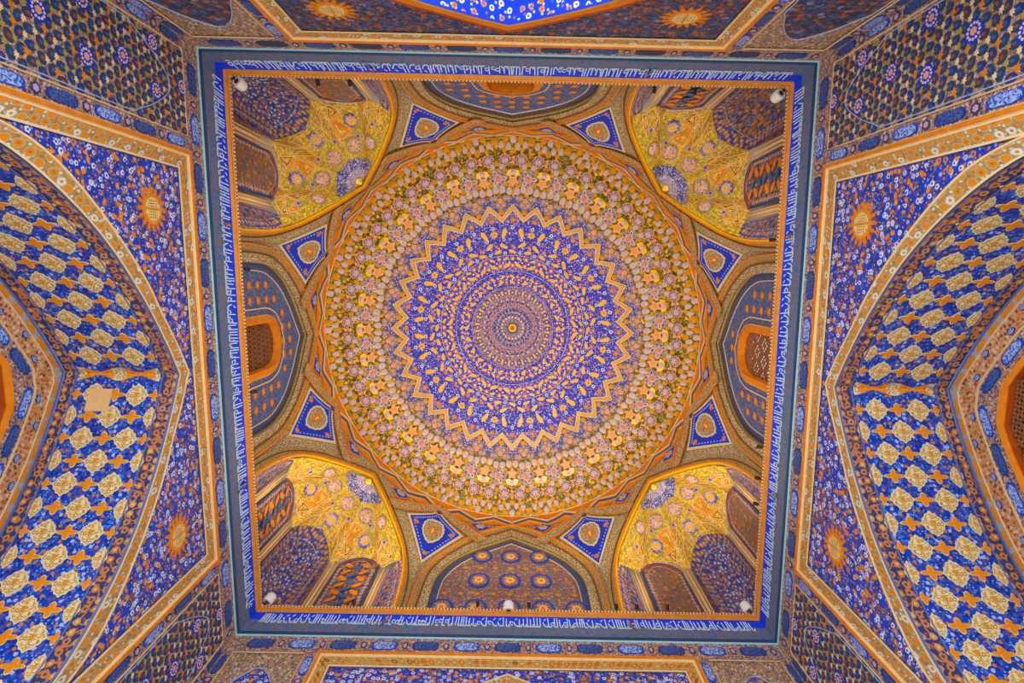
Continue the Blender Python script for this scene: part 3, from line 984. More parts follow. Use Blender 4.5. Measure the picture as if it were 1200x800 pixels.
for k in range(8):
    ph0 = (k + .5) * pi / 4
    D = lambda a, z, h=0, ph0=ph0: DR(ph0 + a, z, h)
    # kite panel
    b = MB()
    b.prism(lambda a, z, h: W(D(a, z, -h)), pl([(a * 1.13, 2.74 + (z - 2.74) * 1.09) for a, z in kite]), -.001, .003, 'cream_line', c=(0, 2.73))
    kp = pl(kite)
    C0 = (0, 2.73)
    b.prism(lambda a, z, h: W(D(a, z, -h)), kp, .003, .006, 'deep_blue', c=C0)
    kp_ = b.build('kite_panel', drum)
    # its medallion
    b = MB()
    mp = []
    for i in range(60):
        t = 2 * pi * i / 60
        sq = 1 / (abs(cos(t)) ** 2.4 + abs(sin(t)) ** 2.4) ** (1 / 2.4)
        sq *= 1 + .03 * cos(16 * t)
        mp.append((sq * cos(t), sq * sin(t)))
    Dm = lambda a, z, h: W(D(a * .058, 2.762 + z * .098 * (1 - .22 * a * a * (1 if z < 0 else .9)), -h))
    b.prism(Dm, mp, .005, .0085, 'cream_line', c=(0, 0))
    b.prism(lambda a, z, h: Dm(a * .85, z * .85, h), mp, .008, .0105, 'ribbon_beads', usc=.07, c=(0, 0))
    b.prism(lambda a, z, h: Dm(a * .42, z * .42, h), lobed(.9, 8, .3), .010, .0125, 'orange_paint', c=(0, 0))
    b.prism(lambda a, z, h: Dm(a * .16, z * .16, h), lobed(1, 8, .2), .012, .014, 'cream_line', c=(0, 0))
    b.build('medallion', kp_)
    # small flowers on the blue corners
    b = MB(); rr = random.Random(k)
    for (a, z, mt) in [(0, 2.58, 'orange_paint'), (.095, 2.752, 'orange_paint'), (-.095, 2.752, 'orange_paint')]:
        b.prism(lambda x, y, h: W(D(a + x, z + y, -h)), lobed(.014, 6, .3), .005, .008, mt, c=(0, 0))
    for t in np.linspace(0, 1, 13):
        for sg in (-1, 1):
            for (p, q) in ((kite[0], kite[1]), (kite[1], kite[2])):
                a = (p[0] + (q[0] - p[0]) * t) * .88 * sg; z = 2.73 + ((p[1] + (q[1] - p[1]) * t) - 2.73) * .88
                b.prism(lambda x, y, h: W(D(a + x, z + y, -h)), [(.0042 * cos(u), .0042 * sin(u)) for u in [i * pi / 3 for i in range(6)]], .005, .008, 'pale_blue', c=(0, 0))
    b.build('painted_flowers', kp_, kind='stuff')
    # beaded ribbon chevron above the kite
    b = MB()
    inner = [(-radians(13), 2.70), (-radians(8.6), 2.785), (0, 2.95), (radians(8.6), 2.785), (radians(13), 2.70)]
    outer = [(-radians(15.5), 2.745), (-radians(9.8), 2.855), (0, 3.005), (radians(9.8), 2.855), (radians(15.5), 2.745)]
    A_ = np.array(pl(inner, 8, False)); B_ = np.array(pl(outer, 8, False))
    strip(b, lambda a, z, h=0: D(a, z, h), A_, B_, -.009, -.009, [('orange_paint', .004), 'ribbon_beads', ('orange_paint', .005)], [.1, .78, .12])
    b.build('ribbon', drum)
    # small blue diamonds between the ribbon and the rim
    for sg in (-1, 1):
        b = MB()
        c = (sg * radians(13.0), 2.885)
        dm = [(c[0] - radians(3.6), c[1] + .015 * sg), (c[0], c[1] - .062), (c[0] + radians(3.6), c[1] - .015 * sg), (c[0], c[1] + .05)]
        b.prism(lambda a, z, h: W(D(a, z, -h)), pl(dm, 4), -.001, .003, 'orange_paint', c=c)
        b.prism(lambda a, z, h: W(D(c[0] + (a - c[0]) * .8, c[1] + (z - c[1]) * .8, -h)), pl(dm, 4), .002, .004, 'blue_paint', c=c)
        b.prism(lambda x, y, h: W(D(c[0] + x, c[1] + y, -h)), lobed(.021, 6, .4), .003, .0065, 'pale_blue', c=(0, 0))
        b.prism(lambda x, y, h: W(D(c[0] + x, c[1] + y, -h)), lobed(.014, 6, .4), .006, .0085, 'gilding', c=(0, 0))
        b.build('diamond_panel', drum)
# zigzag belt under the rim
b = MB(); P = []; UV = []
for i in range(257):
    a = 2 * pi * i / 256
    P.append([W(DR(a, 2.925, .0)), W(DR(a, 2.99, -.0)), W(DR(a, 3.05, 0))]); UV.append([(a, 0), (a, .06), (a, .12)])
b.grid(P, 'orange_paint', UV)
b.build('rim_belt', drum)
for kind_, lo, hi, wd, mt, hh in (('zigzag', 2.935, 3.0, .022, 'slate_blue', .004), ('zigzag_edge', 2.912, 2.978, .009, 'gilding', .007), ('zigzag_edge', 2.962, 3.025, .007, 'cream_plaster', .006)):
    b = MB(); P = []; UV = []
    for i in range(513):
        a = 2 * pi * i / 512 ; t = (i % 16) / 16; v = abs(t - .5) * 2       # 32 teeth
        z = lo + (hi - lo) * (1 - v)
        P.append([W(DR(a, z - wd / 2, .002)), W(DR(a, z - wd / 2, -hh)), W(DR(a, z + wd / 2, -hh)), W(DR(a, z + wd / 2, .002))]); UV.append([(a, 0)] * 4)
    b.grid(P, mt, UV)
    b.build(kind_, drum)

# ------------------------------------------------------------------ blind arches on the four sides
axname = {0: 'right', 2: 'bottom', 4: 'left', 6: 'top'}
axlab = {0: 'pointed blind arch right of the dome with a pierced grille letting daylight through',
         2: 'pointed blind arch below the dome, rose mosaic with blue ringed rosettes and no window',
         4: 'pointed blind arch left of the dome with a dark latticed window in a blue field',
         6: 'pointed blind arch above the dome, dim, with a brown shuttered window at its foot'}
CAx = mirror(axi); CAo = mirror(axo); CSi = mirror(sqi); CSo = mirror(sqo)


def insetc(c, d, zf=1.0):
    c = np.array(c, float); n = len(c); out = c.copy(); mid = n // 2
    for i in range(n):
        a = c[max(i - 1, 0)]; e = c[min(i + 1, n - 1)]; t = e - a; t = t / np.linalg.norm(t)
        out[i] = c[i] + np.array([t[1], -t[0]]) * d
    out[mid] = c[mid] + np.array([0, -d * 1.2])
    for i in range(n):
        if i < mid: out[i][0] = min(out[i][0], 0)
        if i > mid: out[i][0] = max(out[i][0], 0)
        out[i][1] = min(out[i][1], out[mid][1])
    return out


for k in (0, 2, 4, 6):
    F = octf(k); side = axname[k]
    t_ = thing('blind_arch', F(0, 2.07, .0), axlab[k], 'arch')
    b = MB(); strip(b, F, CAx, CAo, .012, -.004, ['olive_beads', ('rope_brown', .004), 'olive_beads', ('orange_paint', .005)], [.5, .12, .28, .10])
    b.build('archivolt', t_)
    HB = .03
    b = MB(); P = []; UV = []
    Lx = np.concatenate([[0], np.cumsum(np.linalg.norm(np.diff(CAx, axis=0), axis=1))])
    for i, p in enumerate(CAx):
        P.append([W(F(p[0], p[1], .012)), W(F(p[0] , p[1], .02)), W(F(p[0], p[1], HB + .004))]); UV.append([(Lx[i], 0), (Lx[i], .04), (Lx[i], .07)])
    b.grid(P, lambda i, j: 'olive_beads' if j == 0 else 'rope_brown', UV)
    b.build('reveal', t_)
    b = MB()
    strip(b, F, insetc(CAx, .0), insetc(CAx, .028), HB, HB, ['tymp_border'], [1])
    strip(b, F, insetc(CAx, .028), insetc(CAx, .032), HB, HB, [('cream_plaster', .002)], [1])
    b.build('border', t_)
    b = MB(); P = []; UV = []
    c2 = insetc(CAx, .03); m2 = len(c2) // 2
    field = 'tymp_mosaic' if side == 'bottom' else 'tymp_blue'
    wh = {'left': (.106, 2.535), 'right': (.106, 2.565), 'top': (.103, 2.45), 'bottom': (0, 0)}[side]
    wcurve = resample([(0, wh[1]), (.05, wh[1] - .012), (.09, wh[1] - .05), (wh[0], wh[1] - .11), (wh[0], 2.0)], 24, False) if wh[0] else None
    wz = (lambda z: 0.0 if wh[0] == 0 or z >= wh[1] else float(np.interp(-z, [-q[1] for q in wcurve], [q[0] for q in wcurve])))
    zl = sorted(set([float(q[1]) for q in c2[m2:]] + ([float(q[1]) for q in wcurve if q[1] > 2.06] if wh[0] else [])), reverse=True)
    xz = lambda z: float(np.interp(-z, [-q[1] for q in c2[m2:]], [q[0] for q in c2[m2:]]))
    for sg in (-1, 1):
        P = []; UV = []
        for z in zl:
            x0, x1 = wz(z), xz(z)
            P.append([W(F(sg * (x0 + (x1 - x0) * q), z, HB + .001)) for q in np.linspace(0, 1, 6)]); UV.append([(sg * (x0 + (x1 - x0) * q), z) for q in np.linspace(0, 1, 6)])
        b.grid(P, field, UV)
    b.build('tympanum', t_)
    hx = interp_curve([tuple(p) for p in c2[m2:]])
    def inside(s, z, mg=.0): return abs(s) < .30 and z < hx(abs(s) + mg) - mg
    if side == 'bottom':
        me = ME.get('ring_rosette')
        if not me:
            q = MB()
            q.prism(flat, lobed(.040, 12, .08), 0, .002, 'blue_paint')
            q.prism(flat, lobed(.031, 12, .08), .001, .0025, 'tymp_mosaic')
            q.prism(flat, star(12, .026, .015), .002, .003, 'gilding')
            q.prism(flat, star(12, .017, .010), .0025, .0035, 'cream_line')
            q.prism(flat, star(8, .010, .006), .003, .004, 'orange_paint')
            me = ME['ring_rosette'] = q.mesh('ring_rosette')
            q = MB(); q.prism(flat, star(8, .016, .009), 0, .002, 'olive_paint'); q.prism(flat, star(8, .010, .006), .0015, .003, 'orange_paint')
            ME['mini_star'] = q.mesh('star_flower')
        for j, z in enumerate((2.205, 2.42, 2.64)):
            for s in (-.28, -.14, 0, .14, .28):
                if inside(s, z + (.02 if j == 2 else 0), .015 if j < 2 else .0):
                    place('ring_rosette', me, basis(F, s, z, HB - .001, sc=(1.2, 1.55, 1)), t_)
        for z in (2.31, 2.53):
            for s in (-.28, -.21, -.14, -.07, 0, .07, .14, .21, .28):
                if inside(s, z, .01): place('star_flower', ME['mini_star'], basis(F, s, z, HB - .001), t_)
    else:
        if 'field_flower' not in ME:
            q = MB(); q.prism(flat, lobed(.015, 6, .5, 4), 0, .002, 'orange_paint'); q.prism(flat, lobed(.006, 6, .5, 4), .0015, .003, 'gilding')
            ME['field_flower'] = q.mesh('field_flower')
        for j in range(8):
            z = 2.13 + j * .075
            for i in range(-4, 5):
                s = i * .062 + (0)
                if not inside(s, z, .02): continue
                if abs(s) < wh[0] + .035 and z < wh[1] + .04: continue
                place('field_flower', ME['field_flower'], basis(F, s, z, HB - .0005), t_)
        # window
        num += 1
        win = thing('window_%d' % num, F(0, 2.07, HB), kind='structure')
        wc = mirror(resample([(0, wh[1]), (.05, wh[1] - .012), (.09, wh[1] - .05), (wh[0], wh[1] - .11), (wh[0], 2.0)], 24, False))
        b = MB(); strip(b, F, insetc(wc, .012), insetc(wc, -.022), HB - .010, HB - .002, [('orange_paint', .004), ('gilding', .002)], [.7, .3])
        P = [[W(F(p[0], p[1], HB - .01)), W(F(p[0], p[1], HB + .05))] for p in insetc(wc, .012)]
        b.grid(P, 'orange_paint', [[(0, 0), (0, .05)] for _ in P])
        strip(b, F, insetc(wc, -.045), insetc(wc, -.05), HB - .001, HB - .001, [('cream_plaster', .002)], [1])
        b.build('window_frame', win)
        b = MB(); hz = interp_curve([tuple(p) for p in wc[len(wc) // 2:]])
        sp_ = .0155
        i0 = 0; z = 2.03
        HL = HB + .02
        ok = lambda x, z: abs(x) < wh[0] - .002 and z < hz(abs(x)) - .004
        row = 0
        if side == 'right':     # plate pierced with rings of small holes
            c_l = .0115; j = 0; z = 2.05
            ring = {(0, 2), (1, 1), (1, 3), (2, 0), (2, 4), (3, 1), (3, 3), (4, 2)}
            while z < wh[1]:
                for i in range(-10, 11):
                    x = i * c_l
                    if not (abs(x) < wh[0] + .004 and z < hz(abs(x)) + .004): continue
                    hole = ((i + 3 * (j // 6 % 2)) % 6, j % 6) in ring
                    H = c_l / 2; o = .0043
                    G = lambda u, v, h: W(F(x + u, z + v, HL - h))
                    if hole:
                        for q4 in ([(-H, -H), (H, -H), (H, -o), (-H, -o)], [(-H, o), (H, o), (H, H), (-H, H)], [(-H, -o), (-o, -o), (-o, o), (-H, o)], [(o, -o), (H, -o), (H, o), (o, o)]):
                            b.prism(G, q4, 0, .003, 'lattice_wood')
                    else:
                        b.prism(G, [(-H, -H), (H, -H), (H, H), (-H, H)], 0, .003, 'lattice_wood')
                z += c_l; j += 1
            b.build('window_lattice', win, kind='stuff')
        elif side == 'left':
            while z < wh[1]:
                for i in range(-9, 10):
                    x = i * .020
                    if not ok(x, z): continue
                    A = pi / 4 if (row // 2) % 2 else -pi / 4
                    pts = [(-.0140, -.0042), (.0140, -.0042), (.0140, .0042), (-.0140, .0042)]
                    pts = [(u * cos(A) - v * sin(A), u * sin(A) + v * cos(A)) for u, v in pts]
                    b.prism(lambda u, v, h: W(F(x + u, z + v, HL - h)), pts, 0, .004, 'lattice_wood')
                z += .020; row += 1
            b.build('window_lattice', win, kind='stuff')
        if side != 'right':
            b = MB()
            hh = HB + .03
            P = [[W(F(p[0] * q_, p[1], hh)) for q_ in (-1, 1)] for p in wc[len(wc) // 2:]]
            b.grid(P, 'dark_hole' if side == 'left' else 'brown_timber', [[(0, 0), (1, 0)] for _ in P])  # left: black sheet painted for the dark behind the lattice; top: timber
            if side == 'top':
                for i in range(9):
                    for j in range(4):
                        b.prism(lambda u, v, h: W(F(-.07 + i * .0175 + u, 2.36 + j * .05 + v, hh - h)), [(-.003, -.003), (.003, -.003), (.003, .003), (-.003, .003)], 0, .002, 'cream_line')
            b.build('window_backing', win)

# ------------------------------------------------------------------ squinches
BASE = [(.318, .0, 2.45), (.295, .118, 2.45), (.26, .153, 2.525), (.217, .198, 2.56), (.165, .25, 2.535), (.12, .293, 2.47), (.10, .303, 2.545), (.055, .302, 2.62), (0, .300, 2.66)]
BL = BASE[::-1]
BL = [(-s, h, z) for s, h, z in BASE[:-1]] + BL
BA = np.array(BL); BANG = np.arctan2(BA[:, 1], BA[:, 0])[:]
# angle from pi (s<0) down to 0
def baseat(ang):
    a = BANG[::-1]; B = BA[::-1]
    return np.array([np.interp(ang, a, B[:, i]) for i in range(3)])
KZ = 2.80
sqf = interp_curve(SQ_IN)
def vault(ang, g):
    """point of the squinch vault: plan direction ang, 0 at the crown, 1 at the springing; returns local (s, h, z)"""
    B = baseat(ang); back = sin(ang)
    e = 1.12 + .75 * back
    s = B[0] * g; h = B[1] * g
    z = KZ - (KZ - B[2]) * g ** e
    if back < .35:      # follow the arch edge
        z_ = sqf(abs(s)) - .012; w_ = 1 - back / .35
        z = z * (1 - w_) + z_ * w_
    return s, h, z
def vat(s, h, up=0):
    ang = atan2(max(h, 1e-5), s); B = baseat(ang); g = hypot(s, h) / hypot(B[0], B[1])
    a, b_, z = vault(ang, g)
    return a, b_, z - up


sqlab = {1: 'corner squinch at the lower right of the dome, gold vault, plain brown panels',
         3: 'corner squinch at the lower left of the dome, brightest yellow vault',
         5: 'corner squinch at the upper left of the dome, amber vault, dim brown panels',
         7: 'corner squinch at the upper right of the dome, its corner panel smudged brown'}
NOD = dict(R0=(0, .250), R1=(.178, .165), S0=(0, .160), S1=(.106, .118), S2=(.170, .050), T1=(.115, .283), T2=(.285, .112), A=(.052, .205), B=(.085, .165), C=(.145, .150),
           D=(.155, .095), E=(.225, .085), G=(.25, .04), H=(.055, .245), I=(.11, .225), J=(.165, .215), K=(.235, .165), L=(.245, .125), M=(.285, .05), O=(.03, .215), P_=(.045, .290), Q=(.075, .28), U=(.15, .25), V_=(.265, .13), X=(.295, .06), Y=(.20, .205), Z=(.085, .255))
EDG = ['O-A', 'A-B', 'B-C', 'C-D', 'D-E', 'E-G', 'H-A', 'H-I', 'A-I', 'I-C', 'I-B', 'I-J', 'J-C', 'Q-H', 'Q-Z', 'Z-I', 'Z-T1', 'Q-P_', 'H-P_', 'T1-U', 'U-J', 'U-I', 'U-Y', 'Y-J', 'Y-K', 'K-L', 'L-E', 'D-L', 'K-V_', 'V_-T2', 'L-V_', 'E-M', 'L-M', 'L-X', 'X-T2', 'M-G', 'M-X', 'C-L', 'Z-U', 'H-Z', 'G-E', 'T1-H', 'T2-L', 'T1-J', 'T2-K', 'O-H']
TRI = [('O', 'A', 'H', 'orange_paint'), ('B', 'C', 'I', 'orange_paint'), ('D', 'E', 'L', 'orange_paint'), ('E', 'G', 'M', 'orange_paint'), ('Q', 'Z', 'H', 'rust_paint'),
       ('U', 'J', 'Y', 'rust_paint'), ('L', 'V_', 'K', 'rust_paint'), ('M', 'X', 'L', 'gilding')]

for k in (1, 3, 5, 7):
    F = octf(k)
    t_ = thing('squinch', F(0, 2.07, .0), sqlab[k], 'squinch')
    # archivolt: bright inner moulding, beaded bands, rope
    b = MB(); strip(b, F, CSi, CSo, -.002, -.004, [('yellow_gilding', .004), ('orange_paint', .008), 'olive_beads', ('rope_brown', .004), 'olive_beads'], [.07, .17, .36, .1, .3])
    P = [[W(octf(k)(p[0], p[1], -.002)), W(octf(k)(p[0] * 1.002, p[1] + .001, .012)), W((lambda n, tt: (n[0] * 1.035 + tt[0] * p[0], n[1] * 1.035 + tt[1] * p[0], p[1] + .004))((cos(k * pi / 4), sin(k * pi / 4)), (-sin(k * pi / 4), cos(k * pi / 4))))] for p in CSi]
    b.grid(P, 'yellow_gilding', [[(0, 0), (0, .01), (0, .03)]] * len(P))
    b.build('archivolt', t_)
    FV = lambda s, h, up=0: F(vat(s, h, up)[0], vat(s, h, up)[2], max(.0201, vat(s, h, up)[1]))
    def FV(s, h, up=0):
        a, q, z = vat(s, h, up); n = (cos(k * pi / 4), sin(k * pi / 4)); tt = (-n[1], n[0])
        return (n[0] * (1 + q) + tt[0] * a, n[1] * (1 + q) + tt[1] * a, z)
    def FO(s, z, h=0):
        n = (cos(k * pi / 4), sin(k * pi / 4)); tt = (-n[1], n[0])
        return (n[0] * (1 + h) + tt[0] * s, n[1] * (1 + h) + tt[1] * s, z)
    # vault surface
    b = MB(); P = []; UV = []
    for i in range(61):
        ang = pi * i / 60; r = []; u = []
        for j in range(21):
            s, h, z = vault(ang, j / 20)
            r.append(W(FO(s, z, h))); u.append((ang * .24, j / 20 * .36))
        P.append(r); UV.append(u)
    b.grid(P, 'vault_gold', UV)
    b.build('vault', t_, smooth=True)
    # net ribs
    b = MB(); done = set()
    for e in EDG:
        a, c = e.split('-')
        for sg in (-1, 1):
            pa, pc = NOD[a], NOD[c]
            pts = [W(FV(sg * (pa[0] + (pc[0] - pa[0]) * t), pa[1] + (pc[1] - pa[1]) * t, .004)) for t in np.linspace(0, 1, 5)]
            b.tube(pts, .0095, 'cream_plaster', 4)
    for (p, q) in (('O', 'O'), ('P_', 'P_')):
        a = NOD[p]; pts = [W(FV(-a[0] + 2 * a[0] * t, a[1], .004)) for t in np.linspace(0, 1, 5)]
        b.tube(pts, .0095, 'cream_plaster', 4)
    b.build('net_ribs', t_)
    b = MB()
    adj = {}
    for e in EDG:
        p_, q_ = e.split('-'); adj.setdefault(p_, set()).add(q_); adj.setdefault(q_, set()).add(p_)
    tri = []
    ks_ = sorted(adj)
    for p_ in ks_:
        for q_ in ks_:
            for r__ in ks_:
                if p_ < q_ < r__ and q_ in adj[p_] and r__ in adj[p_] and r__ in adj[q_]: tri.append((p_, q_, r__))
    cyc = ['orange_paint', 'gilding', 'vault_gold', 'orange_paint', 'olive_paint', 'gilding', 'rust_paint']
    for n_, (a, c, d) in enumerate(tri):
        mt = cyc[n_ % len(cyc)]
        for sg in (-1, 1):
            Q = [NOD[a], NOD[c], NOD[d]]; cx = sum(p[0] for p in Q) / 3; cy = sum(p[1] for p in Q) / 3
            top = W(FV(sg * cx, cy, -.010))
            V = [W(FV(sg * (cx + (p[0] - cx) * .9), cy + (p[1] - cy) * .9, .003)) for p in Q]
            for i in range(3): b.face([V[i], V[(i + 1) % 3], top], mt)
    b.build('orange_facets', t_, kind='stuff')
    # star medallions
    for (s, h) in (NOD['R0'], NOD['R1'], (-NOD['R1'][0], NOD['R1'][1])):
        if 'star_medallion' not in ME:
            q = MB()
            q.prism(flat, star(10, .037, .031), -.004, .003, 'purple_paint'); q.prism(flat, lobed(.031, 10, .08), .002, .0045, 'sunburst_blue', usc=1.3)
            q.prism(flat, lobed(.023, 10, .1), .004, .0055, 'lilac'); q.prism(flat, lobed(.0165, 8, .2), .005, .0075, 'gilding')
            for i in range(8):
                t = i * pi / 4
                q.prism(lambda a, c, z: flat(a * cos(t) - c * sin(t), a * sin(t) + c * cos(t), z), [(.016, 0), (.009, .0036), (.002, 0), (.009, -.0036)], .007, .010, 'yellow_gilding')
            ME['star_medallion'] = q.mesh('star_medallion')
        M = basis(lambda a, c, hh=0: FV(a, c, -hh), s, h, -.008)
        place('star_medallion', ME['star_medallion'], M, t_)
    # shells bulging round the crown
    if 'shell_boss' not in ME:
        q = MB(); P = []; UV = []
        for i in range(9):
            r = []; u = []
            for j in range(25):
                t = 2 * pi * j / 24; f = pi / 2 * i / 8
                rad = .024 * sin(f) * (1 + .04 * cos(10 * t)); r.append(flat(rad * cos(t) * 1.15, rad * sin(t), .019 * cos(f))); u.append((rad * cos(t), rad * sin(t)))
            P.append(r); UV.append(u)
        q.grid(P, 'rosette_face', UV)
        q.prism(flat, lobed(.0065, 6, .3), .017, .0205, 'gilding')
        # green-gold collar
        q.tube([flat(.0275 * cos(t) * 1.12, .0265 * sin(t), .001) for t in [2 * pi * i / 20 for i in range(21)]], .011, 'olive_paint', 5)
        ME['shell_boss'] = q.mesh('shell_boss')
        for p in ME['shell_boss'].polygons: p.use_smooth = True
        q = MB(); q.prism(flat, star(6, .013, .008), -.003, .004, 'lilac'); q.prism(flat, star(6, .008, .004), .003, .006, 'deep_blue')
        ME['violet_star'] = q.mesh('violet_star')
    for (s, h, sc) in [(NOD['S0'][0], NOD['S0'][1], 1.4)] + [(q * NOD['S1'][0], NOD['S1'][1], 1.4) for q in (-1, 1)] + [(q * NOD['S2'][0], NOD['S2'][1], 1.15) for q in (-1, 1)]:
        M = basis(lambda a, c, hh=0: FV(a, c, -hh), s, h, -.004, rot=atan2(h, s) - pi / 2 if False else 0, sc=(sc, sc, 1.1))
        place('shell_boss', ME['shell_boss'], M, t_)
    for q_ in (-1, 1):
        for (s, h) in ((.058, .185), (.152, .118), (.235, .066)):
            place('violet_star', ME['violet_star'], basis(lambda a, c, hh=0: FV(a, c, -hh), q_ * s, h, -.006), t_)
    # fluted sunburst at the crown
    b = MB(); P = []; UV = []
    for i in range(14):
        g = i / 13; r = []; u = []
        for j in range(49):
            ang = .03 + (pi - .06) * j / 48
            rad = .100 * g * (1 + .10 * abs(sin(9 * ang)) * g)
            s, h = rad * cos(ang) * 1.0, .004 + rad * sin(ang) * 1.0
            a_, q, z = vat(s, h, .006 + .006 * abs(sin(9 * ang)) * sin(pi * g) + .006 * (1 - g))
            r.append(W(FO(a_, z, q))); u.append((s, h))
        P.append(r); UV.append(u)
    b.grid(P, lambda i, j: 'vault_gold' if i < 4 else ('sunburst_pale' if i < 8 else 'sunburst_blue'), UV)
    b.prism(lambda x, y, h: W(FV(x, .016 + y, .016 + h)), lobed(.014, 8, .2), 0, .006, 'yellow_gilding', c=(0, 0))
    b.build('sunburst', t_, smooth=False)
    # wall panels below the vault: strip, panel, corner apse, panel, strip; cream ribs between
    walls = [(-1, 1)]
    def corner(s, z, h=0):
        """walls of the room corner in plan: |s| + depth = .414 with a concave chamfer"""
        d = .414 - abs(s)
        return FO(s, z, min(d, .5) - h)
    b = MB()
    for sg in (-1, 1):
        for nm, s0, s1, mt in ():
            pass
    dim = k in (5, 7)
    topz = lambda s: float(np.interp(abs(s), [.0, .055, .10, .115, .16, .215, .27, .312, .335], [2.53, 2.49, 2.41, 2.32, 2.37, 2.415, 2.37, 2.31, 2.43]))
    for sg in (-1, 1):
        # strip beside the arch
        b = MB()
        P = []; UV = []
        for s in np.linspace(.322, .402, 9):
            zt = np.interp(s, [.322, .402], [2.36, 2.02]) if False else np.interp(s, [.322, .345, .36, .402], [2.46, 2.44, 2.38, 2.25])
            P.append([W(FO(sg * s, z, .414 - s)) for z in np.linspace(2.0, zt, 8)]); UV.append([(s, z) for z in np.linspace(2.0, zt, 8)])
        b.grid(P, lambda i, j: 'deep_blue' if i in (0, 7) else ('niche_border' if i < 4 else ('pale_blue' if i == 4 else 'niche_panel')), UV)
        # infill from the arch edge to the strip
        P = []; UV = []
        for z in np.linspace(2.0, 2.46, 12):
            se = float(np.interp(z, [p[1] for p in SQ_IN[::-1]], [p[0] for p in SQ_IN[::-1]]))
            s2 = min(.36, se)
            P.append([W(FO(sg * se, z, 0)), W(FO(sg * min(.345, se), z, .05)), W(FO(sg * .325, z, .089))]); UV.append([(0, z), (.05, z), (.09, z)])
        b.grid(P, lambda i, j: 'niche_border' if j == 0 else 'niche_panel', UV)
        b.build('side_strip', t_)
        # side panel
        b = MB(); P = []; UV = []
        for s in np.linspace(.150, .285, 21):
            u = (s - .2175) / .0675; zt = 2.56 - .088 * abs(u) ** 2.2
            dd = -.0 + .016 * (1 - u * u)
            P.append([W(FO(sg * s, z, .414 - s + dd)) for z in np.linspace(2.0, zt, 10)]); UV.append([(s * 1.4, z) for z in np.linspace(2.0, zt, 10)])
        pmat = {1: 'niche_brown', 3: 'niche_panel', 5: 'niche_brown', 7: 'niche_panel'}[k]
        b.grid(P, lambda i, j: 'dusk_blue' if i in (0, 19) else ('niche_border' if i in (1, 2, 17, 18) else pmat), UV)
        pb = b.build('side_panel', t_)
        b = MB()
        ar = [(s, 2.56 - .088 * abs((s - .2175) / .0675) ** 2.2) for s in np.linspace(.150, .285, 21)]
        b.tube([W(FO(sg * s, z, .414 - s - .004 + .016 * (1 - ((s - .2175) / .0675) ** 2))) for s, z in ar], .012, 'blue_paint', 5)
        b.tube([W(FO(sg * s, z - .014, .414 - s - .004 + .016 * (1 - ((s - .2175) / .0675) ** 2))) for s, z in ar], .014, 'rust_paint', 5)
        if k in (3, 7):   # large interlaced leaves on the brighter panels
            rr = random.Random(k)
            for j in range(9):
                for i in (-1, 0, 1):
                    z = 2.10 + j * .055 + (0 if i else .028)
                    s = .2175 + i * .028
                    if z > 2.50: continue
                    A = (.6 if (i + j) % 2 else -.6) * sg
                    pts = [(.009 * cos(t), .022 * sin(t)) for t in [q * pi / 5 for q in range(10)]]
                    pts = [(x * cos(A) - y * sin(A), x * sin(A) + y * cos(A)) for x, y in pts]
                    b.prism(lambda x, y, h: W(FO(sg * (s + x), z + y, .414 - (s + x) + .010 - h)), pts, 0, .004, 'orange_paint' if i else 'slate_blue', c=(0, 0))
        il = [(.163, 2.07)] + [(.2175 + (q - .2175) * .80, z - .035) for q, z in ar] + [(.272, 2.07)]
        b.tube([W(FO(sg * s, z, .414 - s + .005)) for s, z in il], .006, 'rib_plaster', 4)
        b.build('panel_edging', t_)
        # ribs
        for s0, z1, wd in ((.303, 2.46, .016), (.132, 2.48, .020)):
            b = MB()
            for o, r_, mt in ((-wd * .55, .022, 'rib_plaster'), (0, .034, 'cream_plaster'), (wd * .55, .022, 'rib_plaster')):
                b.tube([W(FO(sg * (s0 + o), z, .414 - (s0 + o) - .004)) for z in np.linspace(2.0, z1 + .01, 6)], [r_] * 4 + [r_ * .8, r_ * .3], mt, 6)
            b.build('rib', t_)
    # corner apse
    b = MB(); P = []; UV = []
    for s in np.linspace(-.115, .115, 25):
        u = s / .115; zt = 2.66 - .12 * abs(u) ** 1.6
        d = .300 + .095 * sqrt(max(0, 1 - u * u))
        zz = np.linspace(2.0, zt, 14)
        P.append([W(FO(s, z, .300 + (d - .300) * min(1, ((zt - z) / .28)) ** .5)) for z in zz]); UV.append([(s * 1.5, z * .8) for z in zz])
    deep = 'niche_deep' if k != 7 else 'niche_panel'
    b.grid(P, lambda i, j: 'niche_border' if (i < 4 or i > 19 or j > 11) else deep, UV)
    b.build('corner_apse', t_)
    b = MB()
    if k in (7,):
        pass
    cr = [(s, 2.66 - .12 * abs(s / .115) ** 1.6) for s in np.linspace(-.115, .115, 25)]
    b.tube([W(FO(s, z, .300)) for s, z in cr], .014, 'deep_blue', 5)
    il = [(s * .80, z - .075 + .02 * abs(s) / .115) for s, z in cr]
    def apd(s, z):
        u = s / .115; zt = 2.66 - .12 * abs(u) ** 1.6
        return .300 + .095 * sqrt(max(0, 1 - u * u)) * min(1, max(0, (zt - z)) / .28) ** .5 - .004
    il = [(-.094, z) for z in np.linspace(2.07, il[0][1], 6)[:-1]] + il + [(.094, z) for z in np.linspace(il[-1][1], 2.07, 6)[1:]]
    b.tube([W(FO(s, z, apd(s, z))) for s, z in il], .007, 'pale_blue', 4)
    b.build('apse_edging', t_)
    # closing masonry behind the vault (keeps daylight out)
    b = MB()
    P = [[W(FO(-.46, 1.98, .0)), W(FO(-.46, 3.0, .0))], [W(FO(0, 1.98, .46)), W(FO(0, 3.0, .46))], [W(FO(.46, 1.98, .0)), W(FO(.46, 3.0, .0))]]
    b.grid(P, 'rib_plaster', [[(0, 0), (0, 1)]] * 3)
